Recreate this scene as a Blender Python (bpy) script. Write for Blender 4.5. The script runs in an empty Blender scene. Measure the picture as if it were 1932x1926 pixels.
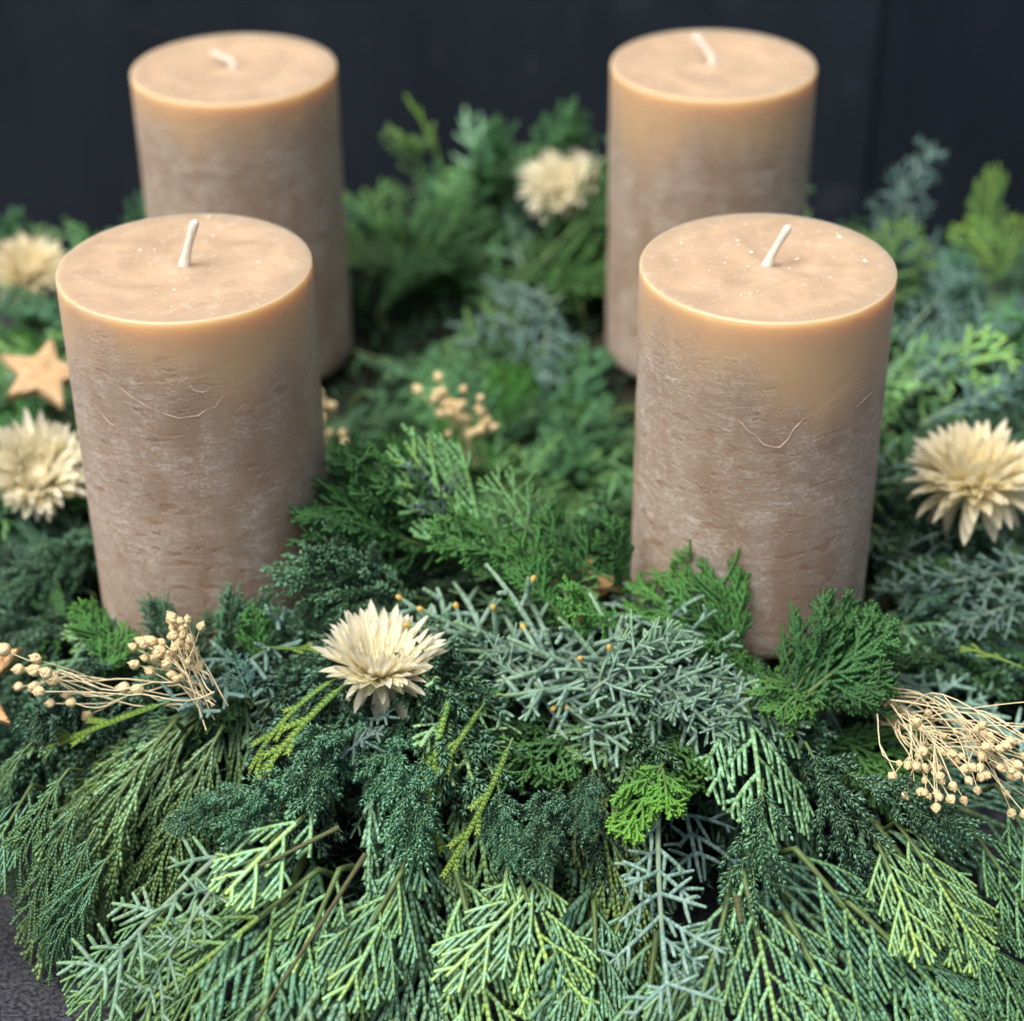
import bpy, math
import numpy as np
from mathutils import Matrix, Vector
rng = np.random.default_rng(11)
S = 0.01                                   # all lengths below are in centimetres
SC = bpy.context.scene
COL = SC.collection

# ------------------------------------------------------------------ camera
CAM_POS = np.array([0.0, -57.35, 38.91]); PITCH = math.radians(32.513); ROLL = math.radians(-0.664)
FPX = 3731.0                               # focal length in pixels of a 1932 px wide frame
fw = np.array([0, math.cos(PITCH), -math.sin(PITCH)])
up0 = np.array([0, math.sin(PITCH), math.cos(PITCH)]); rt0 = np.array([1.0, 0, 0])
rt = rt0*math.cos(ROLL) + up0*math.sin(ROLL); up = -rt0*math.sin(ROLL) + up0*math.cos(ROLL)
cd = bpy.data.cameras.new('camera'); cam = bpy.data.objects.new('camera', cd); COL.objects.link(cam)
cd.sensor_width = 36; cd.sensor_fit = 'HORIZONTAL'; cd.lens = 36*FPX/1932
cd.clip_start = 0.01; cd.clip_end = 50
cd.dof.use_dof = True; cd.dof.focus_distance = 0.512; cd.dof.aperture_fstop = 7.2; cd.dof.aperture_blades = 0
cam.matrix_world = Matrix(((rt[0], up[0], -fw[0], CAM_POS[0]*S), (rt[1], up[1], -fw[1], CAM_POS[1]*S),
                           (rt[2], up[2], -fw[2], CAM_POS[2]*S), (0, 0, 0, 1)))
SC.camera = cam

# ------------------------------------------------------------------ sky, sun, exposure (soft overcast daylight)
SUN_EL, SUN_AZ = math.radians(66), math.radians(-125)      # azimuth from +Y towards +X
W = bpy.data.worlds.new('World'); SC.world = W; W.use_nodes = True
wn = W.node_tree.nodes; wl = W.node_tree.links
sky = wn.new('ShaderNodeTexSky'); sky.sky_type = 'NISHITA'; sky.sun_disc = False
sky.sun_elevation = SUN_EL; sky.sun_rotation = SUN_AZ; sky.air_density = 1.0; sky.dust_density = 6.0; sky.ozone_density = 0.4
wl.new(sky.outputs[0], wn['Background'].inputs[0]); wn['Background'].inputs[1].default_value = 0.068
sd = bpy.data.lights.new('sun', 'SUN'); so = bpy.data.objects.new('sun', sd); COL.objects.link(so)
sd.energy = 1.5; sd.angle = math.radians(34); sd.color = (1, 0.985, 0.965)
sdir = Vector((math.sin(SUN_AZ)*math.cos(SUN_EL), math.cos(SUN_AZ)*math.cos(SUN_EL), math.sin(SUN_EL)))
so.rotation_euler = sdir.to_track_quat('Z', 'Y').to_euler()
SC.view_settings.view_transform = 'Standard'; SC.view_settings.look = 'None'
SC.view_settings.exposure = 1.3; SC.view_settings.gamma = 1.0
SC.render.engine = 'CYCLES'
SC.cycles.use_denoising = True
SC.cycles.max_bounces = 5; SC.cycles.use_adaptive_sampling = True; SC.cycles.adaptive_threshold = 0.02; SC.cycles.diffuse_bounces = 3; SC.cycles.glossy_bounces = 2; SC.cycles.caustics_reflective = False; SC.cycles.caustics_refractive = False

# ------------------------------------------------------------------ helpers
def norm(v):
    v = np.asarray(v, float); return v/(np.linalg.norm(v, axis=-1, keepdims=True)+1e-12)

def at(px, py, z):
    """point of height z (cm) that the photograph shows at pixel (px, py) of a 1932 px wide view"""
    d = fw + rt*((px-966)/FPX) + up*((963-py)/FPX)
    return CAM_POS + d*((z-CAM_POS[2])/d[2])

class MB:
    def __init__(s): s.v = []; s.q = []; s.t = []; s.tip = []; s.pale = []; s.n = 0
    def add(s, v, q=None, t=None, tip=0.0, pale=0.0):
        v = np.asarray(v, float).reshape(-1, 3); m = len(v)
        s.v.append(v)
        if q is not None and len(q): s.q.append(np.asarray(q)+s.n)
        if t is not None and len(t): s.t.append(np.asarray(t)+s.n)
        s.tip.append(np.broadcast_to(tip, m).astype(float)); s.pale.append(np.broadcast_to(pale, m).astype(float))
        s.n += m
    def arrays(s):
        return np.concatenate(s.v), s
    def mesh(s, name, mat, deform=None, smooth=True):
        V = np.concatenate(s.v)
        if deform is not None: V = deform(V)
        q = np.concatenate(s.q) if s.q else np.zeros((0, 4), int)
        t = np.concatenate(s.t) if s.t else np.zeros((0, 3), int)
        me = bpy.data.meshes.new(name)
        me.vertices.add(len(V)); me.vertices.foreach_set('co', (V*S).astype(np.float32).ravel())
        idx = np.concatenate([q.ravel(), t.ravel()]).astype(np.int32)
        me.loops.add(len(idx)); me.loops.foreach_set('vertex_index', idx)
        me.polygons.add(len(q)+len(t))
        st = np.concatenate([np.arange(len(q))*4, len(q)*4+np.arange(len(t))*3]).astype(np.int32)
        me.polygons.foreach_set('loop_start', st)
        me.update(calc_edges=True)
        me.polygons.foreach_set('use_smooth', np.full(len(st), smooth))
        a = me.attributes.new('tip', 'FLOAT', 'POINT'); a.data.foreach_set('value', np.concatenate(s.tip).astype(np.float32))
        a = me.attributes.new('pale', 'FLOAT', 'POINT'); a.data.foreach_set('value', np.concatenate(s.pale).astype(np.float32))
        me.materials.append(mat); me.validate()
        return me

def obj(name, me, parent=None, loc=None, label=None, cat=None, group=None, kind=None):
    o = bpy.data.objects.new(name, me); COL.objects.link(o)
    if parent is not None: o.parent = parent
    if loc is not None: o.location = Vector(np.asarray(loc)*S)
    if label: o['label'] = label
    if cat: o['category'] = cat
    if group: o['group'] = group
    if kind: o['kind'] = kind
    return o

def frame_matrix(p, d, n, sc=1.0):
    d = norm(d); y = norm(np.cross(n, d)); z = np.cross(d, y)
    return Matrix(((d[0]*sc, y[0]*sc, z[0]*sc, p[0]*S), (d[1]*sc, y[1]*sc, z[1]*sc, p[1]*S), (d[2]*sc, y[2]*sc, z[2]*sc, p[2]*S), (0, 0, 0, 1)))

def tube(mb, P, Wd, N=(0, 0, 1), flat=1.0, ns=6, tip=0.0, pale=0.0, lead=None, pale2=None):
    """tube along P (n,3) with half widths Wd; lead pushes the two side vertices forward along the axis"""
    P = np.asarray(P, float); n = len(P); Wd = np.broadcast_to(np.asarray(Wd, float), n)
    T = norm(np.gradient(P, axis=0)); N = np.broadcast_to(np.asarray(N, float), (n, 3))
    B = norm(np.cross(N, T)); M = np.cross(T, B)
    a = np.arange(ns)*2*math.pi/ns
    ca, sa = np.cos(a), np.sin(a)
    R = P[:, None] + Wd[:, None, None]*(B[:, None]*ca[None, :, None] + flat*M[:, None]*sa[None, :, None])
    if lead is not None:
        R = R + (np.asarray(lead)[:, None]*np.abs(ca)[None, :])[:, :, None]*T[:, None]
    i = np.arange(n-1)[:, None]*ns; j = np.arange(ns)[None]; k = (j+1) % ns
    q = np.stack([i+j, i+k, i+ns+k, i+ns+j], -1).reshape(-1, 4)
    V = np.concatenate([R.reshape(-1, 3), P[-1:]+T[-1:]*Wd[-1]*0.9])
    e = (n-1)*ns; jj = np.arange(ns); t = np.stack([e+jj, e+(jj+1) % ns, np.full(ns, n*ns)], -1)
    tp = np.broadcast_to(np.asarray(tip, float), n); pl = np.broadcast_to(np.asarray(pale, float), n)
    PL = np.repeat(pl[:, None], ns, 1)
    if pale2 is not None: PL[:, 1::2] = np.asarray(pale2)[:, None]
    mb.add(V, q, t, np.append(np.repeat(tp, ns), tp[-1]), np.append(PL.ravel(), pl[-1]*0.3))

def along(P, s):
    """points of polyline P at arc lengths s, and tangents"""
    L = np.concatenate([[0], np.cumsum(np.linalg.norm(np.diff(P, axis=0), axis=1))])
    s = np.clip(s, 0, L[-1])
    Q = np.stack([np.interp(s, L, P[:, k]) for k in range(3)], -1)
    e = L[-1]*1e-3
    A = np.stack([np.interp(np.clip(s+e, 0, L[-1]), L, P[:, k])-np.interp(np.clip(s-e, 0, L[-1]), L, P[:, k]) for k in range(3)], -1)
    return Q, norm(A), L[-1]

def scaly(mb, P, w, seg, tip0=0.0, tip1=0.0, N=(0, 0, 1), flat=0.55, ns=4, taper=0.75, lo=0.85, hi=1.07, lead=0.42, pale=1.0, even=False):
    """a shoot clothed in overlapping scale leaves: saw-tooth width, side scales pushed forward"""
    _, _, L = along(P, np.array([0.0]))
    m = max(2, int(round(L/seg))); sg = L/m
    s = np.empty(3*m); s[0::3] = np.arange(m)*sg; s[1::3] = np.arange(m)*sg+0.40*sg; s[2::3] = np.arange(m)*sg+0.84*sg
    Q, _, _ = along(P, s); r3 = np.arange(3*m) % 3
    wd = np.choose(r3, [lo, (lo+hi*2)/3, hi])*w*np.interp(s/L, [0, .6, 1], [1, 1, taper])
    ld = np.choose(r3, [0.0, lead*sg*.4, lead*sg])
    pl = np.choose(r3, [pale*.5, pale*.85, pale*.8]); pl2 = np.choose(r3, [pale*.85, pale*.75, pale*.45])
    if even: pl, pl2 = np.choose(r3, [pale*.72, pale*.85, pale*.8]), np.choose(r3, [pale*.85, pale*.8, pale*.68])
    tube(mb, Q, wd, N, flat, ns, np.interp(s/L, [0, 1], [tip0, tip1]), pl, ld, pl2)

def curve2(p0, ang, L, bend, n=7, zc=0.0, az=0.0):
    """flat curve from p0 heading ang (radians from +x), turning by bend in total"""
    t = np.linspace(0, 1, n); a = ang + bend*t; st = L/(n-1)
    x = p0[0]+np.concatenate([[0], np.cumsum(np.cos(a[:-1])*st)]); y = p0[1]+np.concatenate([[0], np.cumsum(np.sin(a[:-1])*st)])
    return np.stack([x, y, p0[2]+az*t*L+zc*t*t*L], -1)

def bender(k, cup=0.0, twist=0.0):
    def f(V):
        x, y, z = V[:, 0], V[:, 1], V[:, 2]-cup*V[:, 1]**2
        c, s_ = np.cos(twist*x), np.sin(twist*x); y, z = y*c-z*s_, y*s_+z*c
        if abs(k) < 1e-4: return np.stack([x, y, z], -1)
        xx = np.maximum(x, 0); a = k*xx
        X = np.sin(a)/k + np.minimum(x, 0); Z = -(1-np.cos(a))/k
        return np.stack([X+z*np.sin(a), y, Z+z*np.cos(a)], -1)
    return f

# ------------------------------------------------------------------ materials
def mat(name):
    m = bpy.data.materials.new(name); m.use_nodes = True
    return m, m.node_tree.nodes, m.node_tree.links, m.node_tree.nodes['Principled BSDF']
def node(ns, t, **kw):
    n = ns.new(t)
    for k, v in kw.items(): setattr(n, k, v)
    return n
def mix(ns, ls, f, a, b, mode='MIX'):
    n = node(ns, 'ShaderNodeMix', data_type='RGBA', blend_type=mode)
    for s_, v in ((n.inputs[0], f), (n.inputs[6], a), (n.inputs[7], b)):
        if hasattr(v, 'is_output'): ls.new(v, s_)
        else: s_.default_value = v if isinstance(v, (int, float)) else (*v, 1.0)[:4]
    return n.outputs[2]
def mth(ns, ls, op, a, b=0.0, clamp=False):
    n = node(ns, 'ShaderNodeMath', operation=op, use_clamp=clamp)
    for s_, v in zip(n.inputs, (a, b)):
        if hasattr(v, 'is_output'): ls.new(v, s_)
        else: s_.default_value = v
    return n.outputs[0]
def ramp(ns, ls, f, lo, hi, v0=0.0, v1=1.0):
    n = node(ns, 'ShaderNodeMapRange', clamp=True); ls.new(f, n.inputs[0])
    for k, v in zip((1, 2, 3, 4), (lo, hi, v0, v1)): n.inputs[k].default_value = v
    return n.outputs[0]
def noise(ns, ls, vec, scale, detail=3, rough=0.55, dist=0.0):
    n = node(ns, 'ShaderNodeTexNoise'); ls.new(vec, n.inputs['Vector'])
    n.inputs['Scale'].default_value = scale; n.inputs['Detail'].default_value = detail
    n.inputs['Roughness'].default_value = rough; n.inputs['Distortion'].default_value = dist
    return n.outputs[0]
def ocoord(ns, ls, sc=(1, 1, 1)):
    tc = node(ns, 'ShaderNodeTexCoord'); m = node(ns, 'ShaderNodeMapping'); ls.new(tc.outputs['Object'], m.inputs[0])
    m.inputs['Scale'].default_value = sc
    return m.outputs[0]
def bump(ns, ls, h, strength, dist, prev=None):
    b = node(ns, 'ShaderNodeBump'); ls.new(h, b.inputs['Height']); b.inputs['Strength'].default_value = strength
    b.inputs['Distance'].default_value = dist
    if prev is not None: ls.new(prev, b.inputs['Normal'])
    return b.outputs[0]

def foliage_mat(name, dark, mid, tipc, palec, paleamt, rough=0.5):
    m, ns, ls, bs = mat(name)
    oi = node(ns, 'ShaderNodeObjectInfo')
    a1 = node(ns, 'ShaderNodeAttribute', attribute_name='tip'); a2 = node(ns, 'ShaderNodeAttribute', attribute_name='pale')
    v = ocoord(ns, ls); nz = noise(ns, ls, v, 90, 3)
    f = mth(ns, ls, 'ADD', ramp(ns, ls, nz, 0.3, 0.7, -0.25, 0.55), mth(ns, ls, 'MULTIPLY', oi.outputs['Random'], 0.7), True)
    c = mix(ns, ls, f, dark, mid)
    tf = mth(ns, ls, 'MULTIPLY', a1.outputs['Fac'], oi.outputs['Alpha'], True)
    c = mix(ns, ls, tf, c, tipc)
    nz2 = noise(ns, ls, v, 520, 2, .6)
    pf = mth(ns, ls, 'MULTIPLY', mth(ns, ls, 'MULTIPLY', a2.outputs['Fac'], paleamt), mth(ns, ls, 'MULTIPLY', ramp(ns, ls, nz, 0.35, 0.62, 0.4, 1.0), ramp(ns, ls, nz2, .38, .60, .15, 1.35)), True)
    c = mix(ns, ls, pf, c, palec)
    c = mix(ns, ls, 1.0, c, oi.outputs['Color'], 'MULTIPLY')
    ls.new(c, bs.inputs['Base Color']); bs.inputs['Roughness'].default_value = rough
    bs.inputs['Specular IOR Level'].default_value = 0.4
    return m
M_CYP = foliage_mat('cypress_green', (.004, .034, .012), (.021, .092, .040), (.42, .58, .12), (.24, .46, .30), .70, .42)
M_HIN = foliage_mat('fan_cypress_green', (.003, .024, .006), (.010, .066, .014), (.14, .32, .04), (.07, .22, .06), .6)
M_JUN = foliage_mat('juniper_green', (.004, .034, .014), (.022, .100, .044), (.10, .26, .08), (.24, .44, .31), .7, .55)
M_BLU = foliage_mat('blue_cypress', (.045, .100, .080), (.095, .175, .140), (.20, .36, .11), (.33, .48, .43), .6, .6)
M_SHO = foliage_mat('shoot_green', (.06, .16, .02), (.12, .26, .03), (.32, .46, .07), (.25, .38, .10), .4)
M_INNER = foliage_mat('inner_needles', (.004, .018, .008), (.012, .042, .018), (.03, .08, .03), (.05, .1, .06), .3)

def simple(name, col, rough=.6, nscale=60, amt=.35, col2=None, bmp=None):
    m, ns, ls, bs = mat(name); v = ocoord(ns, ls)
    nz = noise(ns, ls, v, nscale, 4)
    c = mix(ns, ls, ramp(ns, ls, nz, .3, .7), col, col2 or tuple(k*(1-amt) for k in col))
    ls.new(c, bs.inputs['Base Color']); bs.inputs['Roughness'].default_value = rough
    if bmp: ls.new(bump(ns, ls, noise(ns, ls, v, bmp[0], 3), bmp[1], bmp[2]), bs.inputs['Normal'])
    return m, ns, ls, bs
M_STEM = simple('green_stem', (.10, .18, .045), .55, 150, .4, (.07, .10, .03))[0]
M_BLUSTEM = simple('blue_stem', (.20, .31, .15), .65, 150, .4, (.15, .21, .17))[0]
M_WOOD = simple('woody_stem', (.085, .06, .028), .75, 200, .5, (.07, .10, .03), (900, .5, .0006))[0]
M_BASE = simple('wreath_base', (.02, .03, .014), .9, 120, .6, (.03, .02, .01), (400, .8, .002))[0]
M_WICK = simple('wick', (.82, .76, .64), .8, 900, .2, None, (2500, .6, .0004))[0]
M_CRUMB = simple('wax_crumb', (.84, .73, .57), .5, 500, .15)[0]
M_POD = simple('seed_pod', (.88, .73, .42), .85, 420, .35, (.70, .53, .27), (620, 1.0, .0014))[0]
M_STRAW = simple('straw_stem', (.85, .72, .44), .6, 300, .3)[0]
M_CONE = simple('pollen_cone', (.62, .42, .10), .6, 800, .35, None, (2500, .5, .0003))[0]

# petal
M_PET, ns, ls, bs = simple('petal', (.84, .76, .55), .42, 160, .1, (.86, .70, .42))
a = node(ns, 'ShaderNodeAttribute', attribute_name='tip'); v = ocoord(ns, ls, (1, 1, 1))
c = mix(ns, ls, ramp(ns, ls, a.outputs['Fac'], 0, 1, .9, 0), (.97, .94, .82), (.96, .88, .62))
st = noise(ns, ls, ocoord(ns, ls, (60, 900, 60)), 4, 2)
c = mix(ns, ls, ramp(ns, ls, st, .35, .65, 0, .22), c, (.90, .80, .58))
oi = node(ns, 'ShaderNodeObjectInfo'); c = mix(ns, ls, 1.0, c, oi.outputs['Color'], 'MULTIPLY')
ls.new(c, bs.inputs['Base Color'])
tr = node(ns, 'ShaderNodeBsdfTranslucent'); ls.new(c, tr.inputs[0]); ms = node(ns, 'ShaderNodeMixShader'); ms.inputs[0].default_value = .48
ls.new(bs.outputs[0], ms.inputs[1]); ls.new(tr.outputs[0], ms.inputs[2]); ls.new(ms.outputs[0], ns['Material Output'].inputs[0])
ls.new(bump(ns, ls, st, .4, .0004), bs.inputs['Normal'])

# glittered bark star
M_STAR, ns, ls, bs = simple('gold_star', (.36, .21, .09), .42, 350, .4, (.55, .36, .17), (700, .9, .0012))
bs.inputs['Metallic'].default_value = .45
M_STAR2, ns, ls, bs = simple('plain_star', (.58, .40, .21), .7, 250, .3, (.46, .30, .15), (500, .5, .0006))

# candle wax: translucent, frosted rustic side below a smooth band
M_WAX, ns, ls, bs = mat('candle_wax')
tc = node(ns, 'ShaderNodeTexCoord'); oi = node(ns, 'ShaderNodeObjectInfo')
off = node(ns, 'ShaderNodeVectorMath', operation='SCALE'); off.inputs[0].default_value = (3.1, 1.7, 5.3); ls.new(oi.outputs['Random'], off.inputs['Scale'])
pos = node(ns, 'ShaderNodeVectorMath', operation='ADD'); ls.new(tc.outputs['Object'], pos.inputs[0]); ls.new(off.outputs[0], pos.inputs[1])
def pmap(sc):
    m = node(ns, 'ShaderNodeMapping'); ls.new(pos.outputs[0], m.inputs[0]); m.inputs['Scale'].default_value = sc; return m.outputs[0]
sep = node(ns, 'ShaderNodeSeparateXYZ'); ls.new(tc.outputs['Object'], sep.inputs[0]); Z = sep.outputs[2]
big = noise(ns, ls, pmap((1, 1, .35)), 32, 3, .5)
low = noise(ns, ls, pmap((1, 1, .6)), 55, 4, .6, .6)
streak = noise(ns, ls, pmap((1, 1, 3.2)), 170, 6, .72, .3)
fine = noise(ns, ls, pmap((1, 1, 1.7)), 760, 5, .75)
pit = noise(ns, ls, pmap((1, 1, 2.4)), 165, 3, .5)
zj = mth(ns, ls, 'ADD', Z, mth(ns, ls, 'MULTIPLY', mth(ns, ls, 'SUBTRACT', big, .5), .060))
zone = ramp(ns, ls, zj, .099, .080, 0, 1)                      # frosting begins about 2 cm below the rim
lower = ramp(ns, ls, zj, .075, .025, .45, 1)
fr = mth(ns, ls, 'MULTIPLY', ramp(ns, ls, mth(ns, ls, 'ADD', mth(ns, ls, 'MULTIPLY', streak, .45), mth(ns, ls, 'MULTIPLY', fine, .55)), .48, .60, 0, 1), zone, True)
fr = mth(ns, ls, 'MULTIPLY', fr, ramp(ns, ls, low, .38, .58, .10, 1), True)
vert = noise(ns, ls, pmap((1, 1, .12)), 85, 3, .55)
haze_ = mth(ns, ls, 'MULTIPLY', mth(ns, ls, 'MULTIPLY', zone, ramp(ns, ls, mth(ns, ls, 'ADD', mth(ns, ls, 'MULTIPLY', low, .5), mth(ns, ls, 'MULTIPLY', vert, .5)), .40, .58, .1, 1.0)), .62)
amber_glow, body, pale_, white = (.59, .41, .235), (.38, .255, .165), (.475, .38, .29), (.82, .74, .655)
c = mix(ns, ls, ramp(ns, ls, zj, .104, .082), amber_glow, body)  # smooth wax; light glowing through under the rim painted in as lighter amber
c = mix(ns, ls, haze_, c, pale_)
c = mix(ns, ls, mth(ns, ls, 'MULTIPLY', fr, .72), c, white)
pitm = mth(ns, ls, 'MULTIPLY', mth(ns, ls, 'MULTIPLY', ramp(ns, ls, pit, .61, .66), lower), zone, True)
c = mix(ns, ls, mth(ns, ls, 'MULTIPLY', pitm, .7), c, (.34, .19, .10))
# the top face: swirled, paler
rad_ = node(ns, 'ShaderNodeVectorMath', operation='LENGTH'); rxy = node(ns, 'ShaderNodeCombineXYZ'); ls.new(sep.outputs[0], rxy.inputs[0]); ls.new(sep.outputs[1], rxy.inputs[1]); ls.new(rxy.outputs[0], rad_.inputs[0])
RR = rad_.outputs['Value']
topm = mth(ns, ls, 'MULTIPLY', ramp(ns, ls, Z, .104, .105), ramp(ns, ls, RR, .03465, .0343))
sw = noise(ns, ls, pmap((1, 1, 1)), 48, 5, .6, 1.6); sw2 = noise(ns, ls, pmap((1, 1, 1)), 260, 4, .65)
ringn = mth(ns, ls, 'ADD', mth(ns, ls, 'MULTIPLY', sw, .75), mth(ns, ls, 'MULTIPLY', mth(ns, ls, 'SINE', mth(ns, ls, 'ADD', mth(ns, ls, 'MULTIPLY', RR, 330), mth(ns, ls, 'MULTIPLY', low, 14))), .045))
ct = mix(ns, ls, ramp(ns, ls, ringn, .25, .50), (.40, .285, .185), (.52, .38, .245))
ct = mix(ns, ls, ramp(ns, ls, RR, .0285, .0335, 0, .75), ct, (.40, .30, .205))
ct = mix(ns, ls, ramp(ns, ls, sw2, .56, .72, 0, .45), ct, (.70, .59, .47))
c = mix(ns, ls, topm, c, ct)
ls.new(c, bs.inputs['Base Color'])
bs.inputs['Subsurface Weight'].default_value = .9
bs.inputs['Subsurface Radius'].default_value = (1.0, .74, .50); bs.inputs['Subsurface Scale'].default_value = .015
ls.new(mth(ns, ls, 'SUBTRACT', .92, mth(ns, ls, 'MULTIPLY', fr, .5)), bs.inputs['Subsurface Weight'])
bs.inputs['Sheen Weight'].default_value = .12; bs.inputs['Sheen Roughness'].default_value = .35
ls.new(ramp(ns, ls, fr, 0, 1, .50, .68), bs.inputs['Roughness']); bs.inputs['Specular IOR Level'].default_value = .45
hgt = mth(ns, ls, 'SUBTRACT', mth(ns, ls, 'MULTIPLY', mth(ns, ls, 'ADD', mth(ns, ls, 'MULTIPLY', streak, .7), mth(ns, ls, 'MULTIPLY', fine, .7)), zone), mth(ns, ls, 'MULTIPLY', pitm, .8))
b1 = bump(ns, ls, hgt, 1.0, .0014); b2 = bump(ns, ls, mth(ns, ls, 'MULTIPLY', sw2, topm), .2, .0004, b1)
ls.new(b2, bs.inputs['Normal'])

# ------------------------------------------------------------------ setting
def grid_mesh(name, x0, x1, y0, y1, m):
    mb = MB(); mb.add([(x0, y0, 0), (x1, y0, 0), (x1, y1, 0), (x0, y1, 0)], [(0, 1, 2, 3)]); return mb.mesh(name, m)
M_TAB, ns, ls, bs = mat('dark_slate')
v = ocoord(ns, ls); n1 = noise(ns, ls, v, 700, 3, .6); n2 = noise(ns, ls, v, 18, 4)
c = mix(ns, ls, ramp(ns, ls, n1, .42, .62), (.009, .010, .013), (.060, .063, .076)); c = mix(ns, ls, ramp(ns, ls, n2, .3, .7, 0, .4), c, (.018, .019, .024))
ls.new(c, bs.inputs['Base Color']); bs.inputs['Roughness'].default_value = .42
ls.new(bump(ns, ls, n1, .6, .0008), bs.inputs['Normal'])
WALL_Y = 25.5
obj('table', grid_mesh('table', -150, 150, -120, WALL_Y+.4, M_TAB), kind='structure')

M_WALL, ns, ls, bs = mat('black_painted_board')
v = ocoord(ns, ls); n1 = noise(ns, ls, ocoord(ns, ls, (1, 1, .25)), 30, 4); n2 = noise(ns, ls, v, 22, 3, .5)
oi = node(ns, 'ShaderNodeObjectInfo')
c = mix(ns, ls, ramp(ns, ls, n1, .3, .7), (.013, .018, .026), (.023, .029, .039))
c = mix(ns, ls, ramp(ns, ls, n2, .62, .76, 0, .5), c, (.06, .068, .084))
n3 = noise(ns, ls, v, 140, 2, .5)
c = mix(ns, ls, ramp(ns, ls, n3, .72, .78, 0, .7), c, (.09, .10, .12))
c = mix(ns, ls, 1.0, c, oi.outputs['Color'], 'MULTIPLY')
ls.new(c, bs.inputs['Base Color']); bs.inputs['Roughness'].default_value = .6; bs.inputs['Specular IOR Level'].default_value = .25
def box_mb(x0, x1, y0, y1, z0, z1, bev=.15):
    mb = MB(); b = bev
    pr = [(x0+b, y0), (x1-b, y0), (x1, y0+b), (x1, y1), (x0, y1), (x0, y0+b)]
    v = [(x, y, z) for z in (z0, z1) for x, y in pr]; k = len(pr)
    q = [(i, (i+1) % k, k+(i+1) % k, k+i) for i in range(k)]
    q += [(5, 2, 1, 0), (5, 4, 3, 2), (k, k+1, k+2, k+5), (k+2, k+3, k+4, k+5)]
    mb.add(v, q); return mb
wall = obj('wall', None, loc=(0, WALL_Y, 0), kind='structure')
wall.empty_display_size = .05
xs = [-180, -110, -40, 16.2, 80, 150]
for i in range(5):
    bo = obj('board', box_mb(xs[i]+.015, xs[i+1]-.015, (0.0, .12, 0, .10, .05)[i], 2.4, 0.0, 60).mesh('board', M_WALL, smooth=False), wall)
    bo.color = ((1, 1, 1, 1), (1.06, 1.04, 1, 1), (1, 1, 1.02, 1), (.62, .74, .78, 1), (.8, .8, .8, 1))[i]
# ------------------------------------------------------------------ candles
CANDLES = [(-8.937, -7.801), (7.05, -8.248), (-9.342, 7.801), (7.048, 7.646)]
ZB, CH, CR = 4.5, 11.0, 3.5
def candle_mesh(seed):
    r_ = np.random.default_rng(seed); n = 128
    zs = np.concatenate([[0, .12, .3], np.linspace(.6, 10.5, 46), [10.75, 10.90, 10.94, 10.96]])
    rs = np.interp(zs, [0, .12, .3, 10.75, 10.90, 10.94, 10.96], [3.3, 3.44, 3.5, 3.5, 3.497, 3.485, 3.455])
    a = np.arange(n)*2*math.pi/n
    rr = np.broadcast_to(rs[:, None], (len(zs), n)).copy()
    for _ in range(40):                               # low dents and swellings of the cast side
        ca, cz, wa, wz, h = r_.uniform(0, 6.28), r_.uniform(0, 8.5), r_.uniform(.08, .5), r_.uniform(.1, .5), r_.uniform(-.035, .02)
        da = (a-ca+math.pi) % (2*math.pi)-math.pi
        rr += h*np.exp(-(da/wa)**2)[None]*np.exp(-((zs-cz)/wz)**2)[:, None]
    rings = [np.stack([rr[i]*np.cos(a), rr[i]*np.sin(a), np.full(n, z)], -1) for i, z in enumerate(zs)]
    for r0, dz in ((3.38, -.035), (3.1, -.04), (2.6, -.05), (2.0, -.06), (1.3, -.085), (.7, -.13), (.3, -.10), (.2, -.06)):
        rings.append(np.stack([r0*np.cos(a), r0*np.sin(a), 11+dz+.02*np.sin(2*a+seed)*(r0/3.3)*(r0 < 3.0)], -1))
    m = len(rings); V = np.concatenate(rings+[np.array([[0, 0, 11.0-.05]]), np.array([[0, 0, 0.0]])])
    i = np.arange(m-1)[:, None]*n; j = np.arange(n)[None]; k = (j+1) % n
    q = np.stack([i+j, i+k, i+n+k, i+n+j], -1).reshape(-1, 4)
    e = (m-1)*n; t = [(e+x, e+(x+1) % n, m*n) for x in range(n)] + [((x+1) % n, x, m*n+1) for x in range(n)]
    mb = MB(); mb.add(V, q, t); return mb.mesh('candle_wax', M_WAX)
def wick_mesh(tipv, w=.13, kink=.0):
    P = np.array([[0, 0, -.25], [0, 0, .0], [tipv[0]*.12, tipv[1]*.12, .22+0*kink], [tipv[0]*.55, tipv[1]*.55, tipv[2]*.55+.05], tipv])
    s = np.linspace(0, 1, 9); Q, _, L = along(P, s*np.linalg.norm(np.diff(P, axis=0), axis=1).sum())
    mb = MB(); tube(mb, Q, np.array([.2, .19, .16, .13, .12, .12, .12, .13, .13])*w/.13, (0, 1, .3), .75, 8)
    return mb.mesh('wick', M_WICK)
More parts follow.
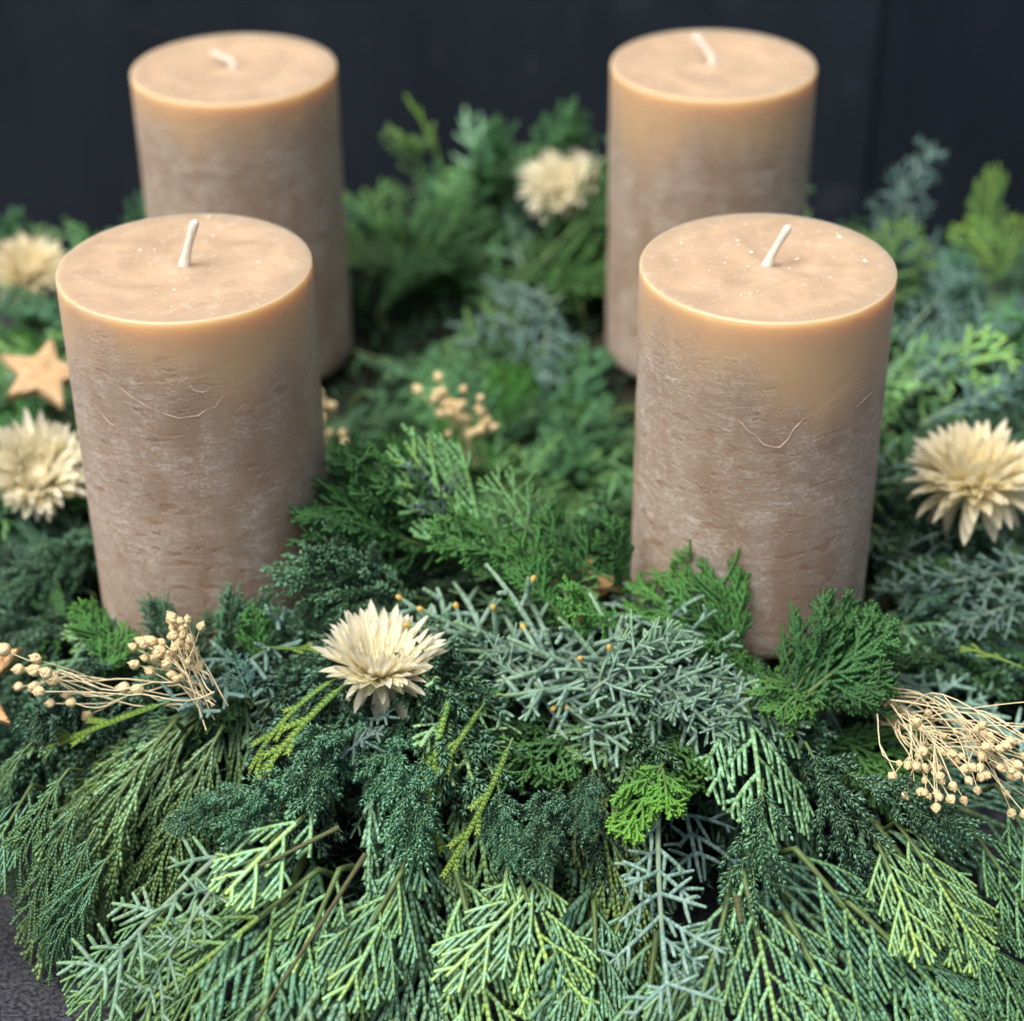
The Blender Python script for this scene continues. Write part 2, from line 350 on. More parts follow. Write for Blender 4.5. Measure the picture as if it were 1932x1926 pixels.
def crumbs_mesh(seed, n):
    r_ = np.random.default_rng(seed); mb = MB()
    for _ in range(n):
        r0 = 3.25*math.sqrt(r_.uniform(0, 1)); a = r_.uniform(0, 6.28); s = r_.choice([.018, .03, .045, .07], p=[.5, .3, .15, .05])
        c0 = np.array([r0*math.cos(a), r0*math.sin(a), 10.93+s*.3]); o = r_.uniform(-1, 1, (6, 3))*.35
        v = np.array([[1.6, 0, 0], [-1.6, 0, 0], [0, 1, 0], [0, -1, 0], [0, 0, .7], [0, 0, -.7]])+o
        b = r_.uniform(0, 6.28); R = np.array([[math.cos(b), -math.sin(b), 0], [math.sin(b), math.cos(b), 0], [0, 0, 1]])
        mb.add(c0+s*v@R.T, None, [(0, 2, 4), (2, 1, 4), (1, 3, 4), (3, 0, 4), (2, 0, 5), (1, 2, 5), (3, 1, 5), (0, 3, 5)])
    return mb.mesh('wax_crumbs', M_CRUMB, smooth=False)
M_CREASE = simple('wax_crease', (.62, .46, .33), .5, 400, .2)[0]
def crease_mesh(pts):
    """raised hairline in the wax: pts are (angle in degrees from the camera side, z)"""
    P = np.array([[(CR+.0)*math.sin(math.radians(a)), -(CR+.0)*math.cos(math.radians(a)), z] for a, z in pts])
    Ls = np.linalg.norm(np.diff(P, axis=0), axis=1).sum(); Q, _, _ = along(P, np.linspace(0, Ls, 24))
    Q[:, 2] += .025*np.sin(np.arange(24)*1.7)+.02*np.sin(np.arange(24)*4.1)
    Nn = Q.copy(); Nn[:, 2] = 0; Nn = norm(Nn)
    mb = MB(); tube(mb, Q,   .027*(.35+.65*np.abs(np.sin(np.arange(24)*.8)))*np.interp(np.arange(24), [0, 4, 19, 23], [.3, 1, 1, .3]), Nn, .7, 6)
    return mb.mesh('wax_crease', M_CREASE)
WICKS = [(.38, .10, 1.22), (.50, .10, 1.05), (-.75, .55, .35), (-.62, .35, .85)]
CLAB = ['beige pillar candle in front at the left, sharp, beside the cream strawflower in front',
        'beige pillar candle in front at the right, sharp, with dark green fans at its foot',
        'blurred beige pillar candle at the back left, its short wick lying flat',
        'blurred beige pillar candle at the back right, its wick leaning left']
CREASES = [[[(-36, 9.35), (-30, 9.0), (-22, 8.75), (-16, 8.5), (-6, 8.25), (2, 8.1), (10, 8.2), (17, 8.4), (21, 8.65)], [(6, 9.2), (8, 8.95), (12, 8.85), (15, 8.9)],
            [(-44, 8.05), (-37, 7.75), (-33, 7.6), (-28, 7.7)]],
           [[(-26, 8.4), (-17, 8.0), (-10, 7.65), (-4, 7.3), (2, 7.2), (6, 7.5), (9, 7.9), (15, 8.15), (22, 8.3)], [(40, 8.0), (46, 8.1), (52, 8.15)]], [], []]
for i, (x, y) in enumerate(CANDLES):
    t = obj('pillar_candle', None, loc=(x, y, ZB), label=CLAB[i], cat='candle', group='pillar candles on the wreath')
    t.empty_display_size = .02
    ob = obj('candle_body', candle_mesh(40+i), t); t.rotation_euler = ((.001, .001, 0), (-.001, .001, 0), (.001, .001, 0), (.001, -.001, 0))[i]
    obj('wick', wick_mesh(np.array(WICKS[i]), .13 if i < 2 else (.10 if i == 2 else .13)), t, (0, 0, 10.95))
    obj('wax_crumbs', crumbs_mesh(70+i, 60 if i < 2 else 14), t, kind='stuff')
    for pts in CREASES[i]: obj('wax_crease', crease_mesh(pts), t)

# ------------------------------------------------------------------ sprig prototypes
def flat_spray(r_, L, latmax, ang, lsp, bsp, w, seg, blen, k, cup=.03, peak=.35, fork=.6, stem_w=1.25, zj=.06, first=.06, endtip=1.0, sides=4, flat=.55, outer=.55):
    mb = MB(); sm = MB()
    main = curve2((0, 0, 0), r_.normal(0, .04), L, r_.normal(0, .22), 14, 0)
    Lm = L
    scaly(mb, along(main, np.linspace(L*.35, L, 20))[0], w*1.15, seg*1.1, .25, endtip, flat=.7, taper=.7, ns=sides)
    pre = along(main, np.linspace(0, L*.40, 10))[0]
    tube(sm, np.concatenate([[[-.35, 0, -1.3], [-.12, 0, -.4]], pre]), np.linspace(stem_w*w*1.05, w*.8, 12), (0, .2, 1), .9, 6)
    ss = []; s = L*first
    while s < L*.97: ss.append(s); s += lsp*r_.uniform(.75, 1.25)
    for i, s in enumerate(ss):
        u = s/L; side = 1 if i % 2 else -1
        sh = np.interp(u, [0, peak*.5, peak, .7, .9, 1], [.35, .8, 1, .66, .3, .12])
        ll = latmax*sh*r_.uniform(.8, 1.15)
        p, tg, _ = along(main, np.array([s])); a0 = math.atan2(tg[0, 1], tg[0, 0])
        lat = curve2(p[0], a0+side*math.radians(ang)*r_.uniform(.85, 1.15), ll, -side*math.radians(ang)*r_.uniform(.25, .6), 9, r_.normal(0, .05), r_.normal(0, zj))
        t1 = min(1, endtip*(.45+.65*u))
        scaly(mb, lat, w, seg, .1+.2*u, t1, taper=.8, ns=sides, flat=flat)
        q = bsp*r_.uniform(.8, 1.6); b = 0
        while q < ll*.93:
            v = q/ll; s2 = 1 if b % 2 else -1
            bl = blen*np.interp(v, [0, .25, .6, 1], [.6, 1, .85, .3])*r_.uniform(.7, 1.15)*(outer if s2 == side else 1.0)*(.6+.4*min(1, ll/latmax*1.3))
            bl = min(bl, (ll-q)*1.1+.15)
            pp, tt, _ = along(lat, np.array([q])); a1 = math.atan2(tt[0, 1], tt[0, 0])
            br = curve2(pp[0], a1+s2*math.radians(ang*.9)*r_.uniform(.8, 1.2), bl, -s2*math.radians(ang*.45)*r_.uniform(.5, 1.1), 6, r_.normal(0, .06), r_.normal(0, zj))
            scaly(mb, br, w*.92, seg*.95, .15+.2*u, min(1, t1*(.6+.4*v)+.05), taper=.85, ns=sides, flat=flat)
            if bl > blen*.55 and r_.random() < fork:
                for s3 in ((1, -1) if r_.random() < .6 else (s2,)):
                    qq = bl*r_.uniform(.35, .6); p3, t3, _ = along(br, np.array([qq])); a2 = math.atan2(t3[0, 1], t3[0, 0])
                    b3 = curve2(p3[0], a2+s3*math.radians(ang*.8), (bl-qq)*r_.uniform(.6, .9), -s3*math.radians(ang*.4), 4, 0, r_.normal(0, zj))
                    scaly(mb, b3, w*.85, seg*.9, .3+.2*u, t1*.9, taper=.85, ns=sides, flat=flat)
            q += bsp*r_.uniform(.75, 1.3); b += 1
    f = bender(k, cup, r_.normal(0, .03))
    return mb, sm, f

def comb_frond(r_, L, latf, ang, k, w=.088, lsp=.66, bsp=.43, cup=.02):
    """planar frond: side branches, each a comb of straight parallel shoots that point along the main axis"""
    mb = MB(); sm = MB(); kw = dict(lo=.96, hi=1.03, lead=.3, flat=.42, even=True)
    main = curve2((0, 0, 0), r_.normal(0, .04), L, r_.normal(0, .2), 16)
    scaly(mb, along(main, np.linspace(L*.25, L, 24))[0], w*1.2, .22, .55, .9, taper=.7, **{**kw, 'flat': .7})
    pre = along(main, np.linspace(0, L*.32, 10))[0]
    tube(sm, np.concatenate([[[-.35, 0, -1.3], [-.12, 0, -.4]], pre]), np.linspace(w*1.5, w*1.0, 12), (0, .2, 1), .9, 6)
    s = L*.05; i = 0; sd0 = int(r_.integers(2))
    while s < L*.955:
        u = s/L; side = 1 if (i+sd0) % 2 else -1
        ll = L*latf*np.interp(u, [0, .18, .4, .7, .9, 1], [.5, .85, 1, .66, .32, .12])*r_.uniform(.82, 1.12)
        p, tg, _ = along(main, np.array([s])); a0 = math.atan2(tg[0, 1], tg[0, 0]); an = math.radians(ang)*r_.uniform(.88, 1.12)
        lat = curve2(p[0], a0+side*an, ll, -side*an*r_.uniform(.05, .4), 9, r_.normal(0, .02), r_.normal(0, .03))
        tp = .12+.75*u**2
        scaly(mb, lat, w*1.05, .19, .2+.4*u, min(1, tp+.35), taper=.8, **kw)
        q = bsp*r_.uniform(1.0, 1.6)
        while q < ll*.96:
            v = q/ll; pp, tt, _ = along(lat, np.array([q])); a1 = math.atan2(tt[0, 1], tt[0, 0])
            bl = min(lsp*2.1*r_.uniform(.7, 1.08), (ll-q)*1.15+.22)*np.interp(v, [0, .15, 1], [.55, 1, .85])
            br = curve2(pp[0], a1-side*an*r_.uniform(.72, .98), bl, side*r_.uniform(-.05, .14), 6, r_.normal(0, .03), r_.normal(0, .04))
            scaly(mb, br, w*.95, .18, .08, min(1, tp+.15*r_.random()), taper=.9, **kw)
            if bl > .55 and r_.random() < .18:
                t0 = r_.uniform(.45, .7); p3, t3, _ = along(br, np.array([bl*t0])); a2 = math.atan2(t3[0, 1], t3[0, 0]); s3 = r_.choice([1, -1])
                scaly(mb, curve2(p3[0], a2+s3*.55, bl*(1-t0)*.8, -s3*.3, 4, 0, r_.normal(0, .05)), w*.86, .17, .2, tp, taper=.9, **kw)
            if r_.random() < .3 and v > .45:                    # short shoots on the outer side
                l2 = min(.62, (ll-q)*.8+.15)*r_.uniform(.6, 1.1)
                scaly(mb, curve2(pp[0], a1+side*.62, l2, -side*.25, 5, 0, r_.normal(0, .05)), w*.9, .18, .1, tp, taper=.9, **kw)
            q += bsp*r_.uniform(.85, 1.2)
        s += lsp*r_.uniform(.8, 1.2); i += 1
    return mb, sm, bender(k, cup, r_.normal(0, .03))

def add_needles(mb, B, D, Ln, Wn, N, tip):
    """flattened awl needles: B base (n,3), D direction, lengths, half widths, N up hint"""
    n = len(B); D = norm(D); Sd = norm(np.cross(N, D)); U = np.cross(D, Sd)
    Ln = np.broadcast_to(Ln, n)[:, None]; Wn = np.broadcast_to(Wn, n)[:, None]
    m = B+D*Ln*.35
    V = np.stack([B, m+Sd*Wn, m-Sd*Wn, m+U*Wn*.5, B+D*Ln+U*Ln*.06], 1).reshape(-1, 3)
    o = (np.arange(n)*5)[:, None, None]; t = np.array([[0, 1, 3], [0, 3, 2], [1, 4, 3], [3, 4, 2], [0, 2, 1], [1, 2, 4]])[None]
    pl = np.tile([.1, .5, .5, 1, .5], n)
    mb.add(V, None, (o+t).reshape(-1, 3), np.repeat(np.broadcast_to(tip, n), 5), pl)

def juniper(r_, L, k, nl=22, nlen=.47):
    mb = MB(); sm = MB()
    main = curve2((0, 0, 0), 0, L, r_.normal(0, .25), 12)
    tube(sm, np.concatenate([[[-.25, 0, -1.0], [-.1, 0, -.3]], main]), np.linspace(.075, .03, 14), (0, .2, 1), 1, 6)
    axes = [(main, .14)]
    for i in range(nl):
        u = .08+.9*i/nl; p, t, _ = along(main, np.array([u*L])); az = i*2.4+r_.normal(0, .3)
        rad = np.array([0, math.cos(az), .75*math.sin(az)+.12]); d = norm(t[0]*r_.uniform(.9, 1.3)+rad)
        ll = np.interp(u, [0, .3, .75, 1], [1.5, 2.3, 1.6, .7])*r_.uniform(.7, 1.15)
        s = np.linspace(0, 1, 6)[:, None]; P = p+d*s*ll+t[0]*s**2*ll*.35+np.array([0, 0, 1])*s**2*ll*r_.normal(.05, .08)
        axes.append((P, .2+.5*u))
        if ll > 1.3:
            for _ in range(3):
                v = r_.uniform(.3, .7); pp, tt, _ = along(P, np.array([v*ll])); dd = norm(tt[0]+norm(r_.normal(0, 1, 3))*.8)
                l2 = ll*(1-v)*r_.uniform(.6, 1); axes.append((pp+dd*np.linspace(0, 1, 5)[:, None]*l2+tt*np.linspace(0, 1, 5)[:, None]**2*l2*.3, .3+.5*u))
    for P, tp in axes[1:]: tube(sm, P, np.linspace(.045, .02, len(P)), (0, 0, 1), 1, 4)
    for P, tp in axes:
        _, _, ll = along(P, np.array([0.])); m = max(5, int(ll/.23)); s = np.linspace(.05, 1, m)*ll
        Q, T, _ = along(P, s)
        for j in range(3):
            az = np.arange(m)*1.05+j*2.094+r_.normal(0, .15, m)
            e1 = norm(np.cross(T, [.1, .2, 1])); e2 = np.cross(T, e1)
            rad = e1*np.cos(az)[:, None]+e2*np.sin(az)[:, None]
            spread = np.interp(s/ll, [0, .8, 1], [1.0, .75, .3])[:, None]*r_.uniform(.6, 1.1, (m, 1))
            add_needles(mb, Q, T+rad*spread, nlen*r_.uniform(.7, 1.1, m)*np.interp(s/ll, [0, .9, 1], [1, .9,   .75]), .088, rad-T*.2, tp*s/ll)
    return mb, sm, bender(k, 0)

def blue(r_, L, k, nl=22, cones=False, up_bias=.1, w=.086):
    mb = MB(); sm = MB(); tips = []
    main = curve2((0, 0, 0), 0, L, r_.normal(0, .35), 14, 0)
    tube(sm, np.concatenate([[[-.4, 0, -1.3], [-.15, 0, -.4]], along(main, np.linspace(0, L*.85, 12))[0]]), np.linspace(.11, .075, 14), (0, .2, 1), 1, 6)
    kw = dict(flat=1.0, ns=6, taper=.66, lo=.90, hi=1.05, lead=.1, pale=.9)
    scaly(mb, along(main, np.linspace(L*.7, L, 8))[0], w*1.05, .17, .2, .9, **kw)
    for i in range(nl):
        u = .06+.92*i/nl; p, t, _ = along(main, np.array([u*L])); az = (i % 2)*math.pi+(i//2 % 2)*1.35+r_.normal(0, .35)
        rad = np.array([0, math.cos(az), .9*math.sin(az)+up_bias]); d = norm(t[0]*r_.uniform(.35, .95)+rad)
        ll = np.interp(u, [0, .25, .7, 1], [1.6, 2.6, 1.7, .7])*r_.uniform(.55, 1.2)
        s = np.linspace(0, 1, 7)[:, None]; P = p+d*s*ll+t*s**2*ll*r_.uniform(.05, .4)+r_.normal(0, .06, 3)*s**2*ll
        scaly(mb, P, w, .17, .05, .75, **kw); tips.append((P[-1], norm(P[-1]-P[-2])))
        nb = int(ll/.5)
        for b in range(nb):
            v = (b+.8)/(nb+.6); pp, tt, _ = along(P, np.array([v*ll])); e1 = norm(np.cross(tt[0], [.2, .1, 1])); e2 = np.cross(tt[0], e1)
            az2 = (b % 2)*math.pi+r_.normal(0, .6); dd = norm(tt[0]*r_.uniform(.5, .9)+e1*math.cos(az2)+e2*math.sin(az2))
            l2 = r_.uniform(.35, 1.15)*(1.15-.5*v); B = pp+dd*np.linspace(0, 1, 4)[:, None]*l2
            scaly(mb, B, w*.93, .16, .1, .6, **kw); tips.append((B[-1], dd))
            if l2 > .7 and r_.random() < .6:
                d3 = norm(dd+norm(r_.normal(0, 1, 3))*.9); q3 = pp+dd*l2*.5
                scaly(mb, q3+d3*np.linspace(0, 1, 3)[:, None]*l2*.6, w*.88, .16, .1, .5, **kw)
    return mb, sm, bender(k, 0), tips

def blue_flat(r_, L, k, nl=9, w=.092):
    """long sparse sprig: opposite pairs of side twigs in one plane, each with short opposite twiglets"""
    mb = MB(); sm = MB(); kw = dict(flat=1.0, ns=6, taper=.66, lo=.90, hi=1.05, lead=.1, pale=.9)
    main = curve2((0, 0, 0), 0, L, r_.normal(0, .15), 14)
    tube(sm, np.concatenate([[[-.4, 0, -1.5], [-.15, 0, -.5]], along(main, np.linspace(0, L*.8, 12))[0]]), np.linspace(.12, .085, 14), (0, .2, 1), 1, 7)
    scaly(mb, along(main, np.linspace(L*.6, L, 10))[0], w*1.15, .2, .1, .7, **kw)
    for i in range(nl):
        u = .1+.84*(i/nl)**.95; p, t, _ = along(main, np.array([u*L])); a0 = math.atan2(t[0, 1], t[0, 0])
        for sd_ in (1, -1):
            if r_.random() < .12: continue
            ll = np.interp(u, [0, .4, .75, 1], [1.4, 2.9, 2.3, .9])*r_.uniform(.4, 1.25)
            P = curve2(p[0], a0+sd_*math.radians(r_.uniform(46, 66)), ll, -sd_*r_.uniform(-.15, .5), 7, r_.normal(0, .2), r_.normal(.12, .3))
            scaly(mb, P, w, .19, .05, .6, **kw)
            q = .35; b = 0
            while q < ll*.9:
                pp, tt, _ = along(P, np.array([q])); a1 = math.atan2(tt[0, 1], tt[0, 0])
                for s2 in (1, -1):
                    if r_.random() < .28: continue
                    l2 = r_.uniform(.4, 1.15)*(1.1-.5*q/ll)
                    scaly(mb, curve2(pp[0], a1+s2*math.radians(r_.uniform(40, 65)), l2, -s2*.15, 4, 0, r_.normal(.05, .35)), w*.92, .18, .1, .6, **kw)
                q += r_.uniform(.4, .8); b += 1
    return mb, sm, bender(k, 0), []

def shoot(r_, L, k, nl=4):
    mb = MB(); sm = MB()
    main = curve2((0, 0, 0), 0, L, r_.normal(0, .3), 12)
    tube(sm, np.concatenate([[[-.6, 0, 0]], along(main, np.linspace(0, L*.95, 10))[0]]), np.linspace(.09, .05, 11), (0, 0, 1), 1, 6)
    axes = [(main, .14)]
    for i in range(nl):
        u = .35+.6*i/nl; p, t, _ = along(main, np.array([u*L])); sd_ = 1 if i % 2 else -1
        a0 = math.atan2(t[0, 1], t[0, 0]); axes.append((curve2(p[0], a0+sd_*.5, L*.2*r_.uniform(.6, 1.1), -sd_*.2, 6, .1), .125))
    for P, w in axes:
        scaly(mb, P, w*.85, .3, .0, 1.0, flat=.9, ns=6, taper=.7, lo=.85, hi=1.05)
        _, _, ll = along(P, np.array([0.])); m = int(ll/.2); s = (np.arange(m)+.5)/m*ll; Q, T, _ = along(P, s)
        for sd_ in (1, -1):
            e1 = np.cross(T, [0, 0, 1.0])*sd_
            add_needles(mb, Q, T*1.2+e1*.75+np.array([0, 0, .2]), .40, .085, np.array([0, 0, 1.0]), s/ll)
    return mb, sm, bender(k, 0)

PRO = {}
def proto(kind, res, m_leaf, m_stem, L, extra=None):
    mb, sm, f = res[:3]
    PRO.setdefault(kind, []).append((mb.mesh(kind, m_leaf, f), sm.mesh(kind+'_stem', m_stem, f), f(np.array([[L, 0, 0], [L*.6, 0, 0]])), [(f(p[None])[0], f((p+d*.05)[None])[0]) for p, d in (extra or [])]))
R_ = lambda s: np.random.default_rng(s)
for i in range(10):
    r_ = R_(100+i); L = [9.5, 11, 8.5, 12, 10, 9, 11.5, 8, 10.5, 7][i]; bend_ = [.35, .5, .7, .6, .25, .9, .45, .2, .8, .1][i]
    proto('cypress_spray', comb_frond(r_, L, .34, r_.uniform(33, 41), bend_/L*1.2), M_CYP, M_STEM, L)
for i in range(6):
    r_ = R_(130+i); L = [5.5, 6.5, 6.0, 7.2, 5.0, 6.8][i]
    proto('cypress_spray', comb_frond(r_, L, .46, r_.uniform(33, 40), [.2, .35, .1, .4, .15, .3][i]/L, w=.082, lsp=.58, bsp=.39), M_CYP, M_STEM, L)
for i in range(5):
    r_ = R_(150+i); L = [6, 7, 5.5, 8, 6.5][i]
    proto('open_cypress_spray', flat_spray(r_, L, L*.45, r_.uniform(40, 52), .55, .33, .085, .19, 1.1, [.3, .5, .2, .6, .0][i]/L, cup=.02, fork=.5, zj=.35, outer=.9), M_CYP, M_STEM, L)
for i in range(5):
    r_ = R_(200+i); L = [10, 12, 11, 9, 12.5][i]
    proto('drooping_cypress_branch', flat_spray(r_, L, L*.52, 22, .55, .5, .085, .23, 1.5, [.9, 1.2, 1.0, .7, 1.3][i]/L*1.1, cup=.05, peak=.3, fork=.25, zj=.12), M_CYP, M_STEM, L)
for i in range(6):
    r_ = R_(300+i); L = [4.2, 5.0, 3.6, 4.6, 5.5, 3.2][i]
    proto('cypress_fan', flat_spray(r_, L, L*.55, 38, .26, .2, .075, .125, .75, [.1, -.15, .3, .0, .25, -.1][i]/L, cup=.06, peak=.4, fork=.7, zj=.38, flat=.8, outer=.9), M_HIN, M_STEM, L)
for i in range(6):
    L = [6.5, 7.5, 5.5, 8, 6, 5][i]
    proto('juniper_sprig', juniper(R_(400+i), L, [.4, .7, .2, .9, .0, .5][i]/L), M_JUN, M_STEM, L)
for i in range(7):
    L = [7, 8.5, 6, 9, 7.5, 9.5, 9.5][i]
    res = blue(R_(500+i), L, [.2, .5, .0, .7, .3, .25, .12][i]/L, [20, 24, 18, 24, 22, 32, 20][i])
    proto('blue_cypress_sprig', res, M_BLU, M_BLUSTEM, L, res[3])
for i in range(3):
    L = [8, 7, 8.5][i]
    proto('blue_cypress_sprig', blue_flat(R_(560+i), L, [.25, .1, .35][i]/L, [8, 7, 9][i]), M_BLU, M_BLUSTEM, L)
for i in range(4):
    L = [6.5, 7.5, 5.5, 8][i]
    proto('green_shoot', shoot(R_(600+i), L, [.5, .7, .3, .6][i]/L), M_SHO, M_STEM, L)

# ------------------------------------------------------------------ the wreath
wreath = obj('evergreen_wreath', None, loc=(0, 0, 0), label='round evergreen wreath of mixed cypress and juniper sprigs lying on the dark table', cat='wreath')
wreath.empty_display_size = .05
PR_R = [0, 4, 7, 9, 11.5, 14, 16, 18, 20, 22]; PR_Z = [2.6, 3.2, 4.6, 5.4, 5.6, 5.2, 4.3, 3.0, 1.7, .7]
CX = -1.0
def hm(x, y): return float(np.interp(math.hypot(x-CX, y), PR_R, PR_Z))
def hn(x, y):
    e = .5; return norm([hm(x-e, y)-hm(x+e, y), hm(x, y-e)-hm(x, y+e), 2*e])
# base ring
mb = MB(); n, m = 96, 14; a = np.arange(n)*2*math.pi/n; b = np.arange(m)*2*math.pi/m
rr = 4.6+.3*np.sin(7*a)[:, None]+.25*np.sin(5*b)[None]+.25*rng.normal(size=(n, m))
V = np.stack([CX+(11.3+rr*np.cos(b)[None])*np.cos(a)[:, None], (11.3+rr*np.cos(b)[None])*np.sin(a)[:, None], 2.15+.44*rr*np.sin(b)[None]], -1).reshape(-1, 3)
i = np.arange(n)[:, None]; j = np.arange(m)[None]; i2, j2 = (i+1) % n, (j+1) % m
mb.add(V, np.stack([i*m+j, i2*m+j, i2*m+j2, i*m+j2], -1).reshape(-1, 4))
obj('wreath_base', mb.mesh('wreath_base', M_BASE), wreath)

def in_candle(p, marg=.0):
    return any(math.hypot(p[0]-x, p[1]-y) < CR+marg and p[2] > ZB-1.0 for x, y in CANDLES)

# inner needles between the sprigs, shade of the gaps put into their dark colour
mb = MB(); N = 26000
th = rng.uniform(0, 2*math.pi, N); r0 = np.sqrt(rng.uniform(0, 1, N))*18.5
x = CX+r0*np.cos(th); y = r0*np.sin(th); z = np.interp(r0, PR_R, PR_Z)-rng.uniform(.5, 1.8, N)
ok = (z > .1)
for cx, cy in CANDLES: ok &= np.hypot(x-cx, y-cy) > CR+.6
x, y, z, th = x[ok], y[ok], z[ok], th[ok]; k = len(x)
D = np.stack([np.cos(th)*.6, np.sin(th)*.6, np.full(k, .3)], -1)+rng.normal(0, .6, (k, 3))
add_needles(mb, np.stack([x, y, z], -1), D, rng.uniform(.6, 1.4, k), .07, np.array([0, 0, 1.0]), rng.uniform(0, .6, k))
obj('inner_needles', mb.mesh('inner_needles', M_INNER), wreath, kind='stuff')

COUNT = {}
def sprig(kind, p, d, n, sc=1.0, var=None, tint=(1, 1, 1), tip=.6, label=None, force=False):
    lst = PRO[kind]; var = int(rng.integers(len(lst))) if var is None else var
    fo, stm, ends, tips = lst[var]; L = ends[0, 0]
    d = norm(d); n = norm(n)
    for _ in range(24):                                # tips rest on the table, never below it
        y_ = norm(np.cross(n, d)); z_ = np.cross(d, y_)
        if min((p+(d*e[0]+z_*e[2])*sc)[2] for e in ends) > .35: break
        d = norm(d+np.array([0, 0, .05]))
    if not force:
        for s in (.1, .3, .5, .7, .9, 1.0):
            e = np.asarray(p)+d*L*sc*s
            if in_candle(e, .25): return None
            if -7.6 < e[0] < -4.0 and -2.5 < e[1] < 5.5 and e[2] > 4.2-.05*(e[1]-5): return None      # the feet of the back candles stand free
            if 3.2 < e[0] < 7.5 and -2.5 < e[1] < 5.5 and e[2] > 4.2-.05*(e[1]-5): return None
    M = frame_matrix(p, d, n, sc)
    o = obj(kind, fo, wreath); o.matrix_basis = M; o.color = (*tint, tip)
    if label: o['label'] = label
    obj('stem', stm, o)
    COUNT[kind] = COUNT.get(kind, 0)+1
    return o
def jit(s=.24):
    g = rng.normal(-.06, s); return np.clip(np.array([1+g+rng.normal(0, .05), 1+g, 1+g+rng.normal(0, .07)]), .55, 1.5)
def radial(th, r, dr=0.0, lift=.0, yaw=0.0, dz=0.0, roll=.2):
    """base point on the mound at polar place, direction: outward turned by yaw, following the slope plus lift"""
    x, y = CX+r*math.cos(th), r*math.sin(th); nn = hn(x, y)
    d = np.array([math.cos(th+yaw), math.sin(th+yaw), 0.0]); d = norm(d-nn*np.dot(d, nn)); d = norm(d+nn*lift)
    n2 = norm(nn-d*np.dot(nn, d)); n2 = norm(n2+np.cross(d, n2)*rng.normal(0, roll))
    return np.array([x, y, hm(x, y)+dz]), d, n2

def ring(count, kinds, rr, lift, yaw, dz, sc, tip, arc=(0, 2*math.pi), flip=False, roll=.25, hole=None, tm=(1, 1, 1)):
    for i in range(count):
        th = arc[0]+(arc[1]-arc[0])*(i+rng.uniform(-.4, .4))/count
        if hole and hole[0] < math.degrees(th) < hole[1]: continue
        kd = rng.choice(list(kinds), p=np.array(list(kinds.values()))/sum(kinds.values()))
        for _ in range(4):
            p, d, n2 = radial(th+rng.normal(0, .05), rng.uniform(*rr), lift=rng.uniform(*lift), yaw=rng.normal(0, yaw)+(math.pi if flip else 0), dz=rng.uniform(*dz), roll=roll)
            if sprig(kd, p, d, n2, rng.uniform(*sc), tint=jit()*np.array(tm), tip=rng.uniform(*tip)) is not None: break
FRONT = (math.pi*1.0, math.pi*2.0); BACK = (0.0, math.pi)
OC = 'open_cypress_spray'
CY, DR, FA, JU, BL, SH = 'cypress_spray', 'drooping_cypress_branch', 'cypress_fan', 'juniper_sprig', 'blue_cypress_sprig', 'green_shoot'
# skirt that fans out over the table
GREEN = (.95, 1.14, .80)                    # the middle and the back hold the greener sprigs
WIDE = (math.pi*.9, math.pi*2.1)
ring(22, {CY: 1}, (16.5, 18.5), (.0, .12), .18, (-1.6, -.9), (.95, 1.15), (.2, .6), WIDE, roll=.15, hole=(219, 249), tm=(.75, .8, .85))  # tm darkens this under layer, shade of the gaps put into the tint
ring(14, {CY: 1}, (14.0, 16.0), (-.04, .08), .25, (-2.0, -1.1), (.85, 1.1), (.3, 1.0), WIDE, roll=.2, hole=(224, 246), tm=(.75, .8, .85))  # tinted darker too, to deepen the shade between fronds
ring(14, {CY: 3, DR: 1}, (12.5, 14.5), (0, .12), .35, (-1.2, -.4), (.65, .9), (.2, .8), FRONT)
ring(40, {OC: 3, CY: 1, BL: 1, JU: 1}, (12, 16), (-.05, .2), .3, (-2.0, -.4), (.8, 1.2), (.2, .8), BACK)
# crown of the ring
ring(120, {JU: 4, OC: 1.4, FA: 1.8, BL: .45}, (9.5, 16), (.02, .35), .8, (-.9, .0), (.5, .9), (.1, .5), FRONT)
ring(80, {JU: 2, OC: 4, FA: 2.4, BL: .6}, (9, 16), (.1, .6), .9, (-.6, .4), (.6, 1.0), (.1, .7), BACK, tm=GREEN)
# inner slope and hollow
ring(64, {JU: 2, OC: 4, FA: 2.2, BL: .3}, (5.0, 9.5), (.05, .45), .8, (-.7, .3), (.5, .85), (.1, .6), flip=True, tm=GREEN)
ring(46, {JU: 2, OC: 4, FA: 2, BL: .3}, (.5, 6.0), (.2, .8), 1.2, (-.4, .7), (.5, .85), (.1, .6), tm=GREEN)
# raised back
ring(40, {JU: 2, OC: 4, FA: 2.2, BL: .6}, (11, 17), (.4, 1.2), .7, (-.2, 1.4), (.7, 1.05), (.2, .8), (math.pi*.05, math.pi*.95), tm=GREEN)
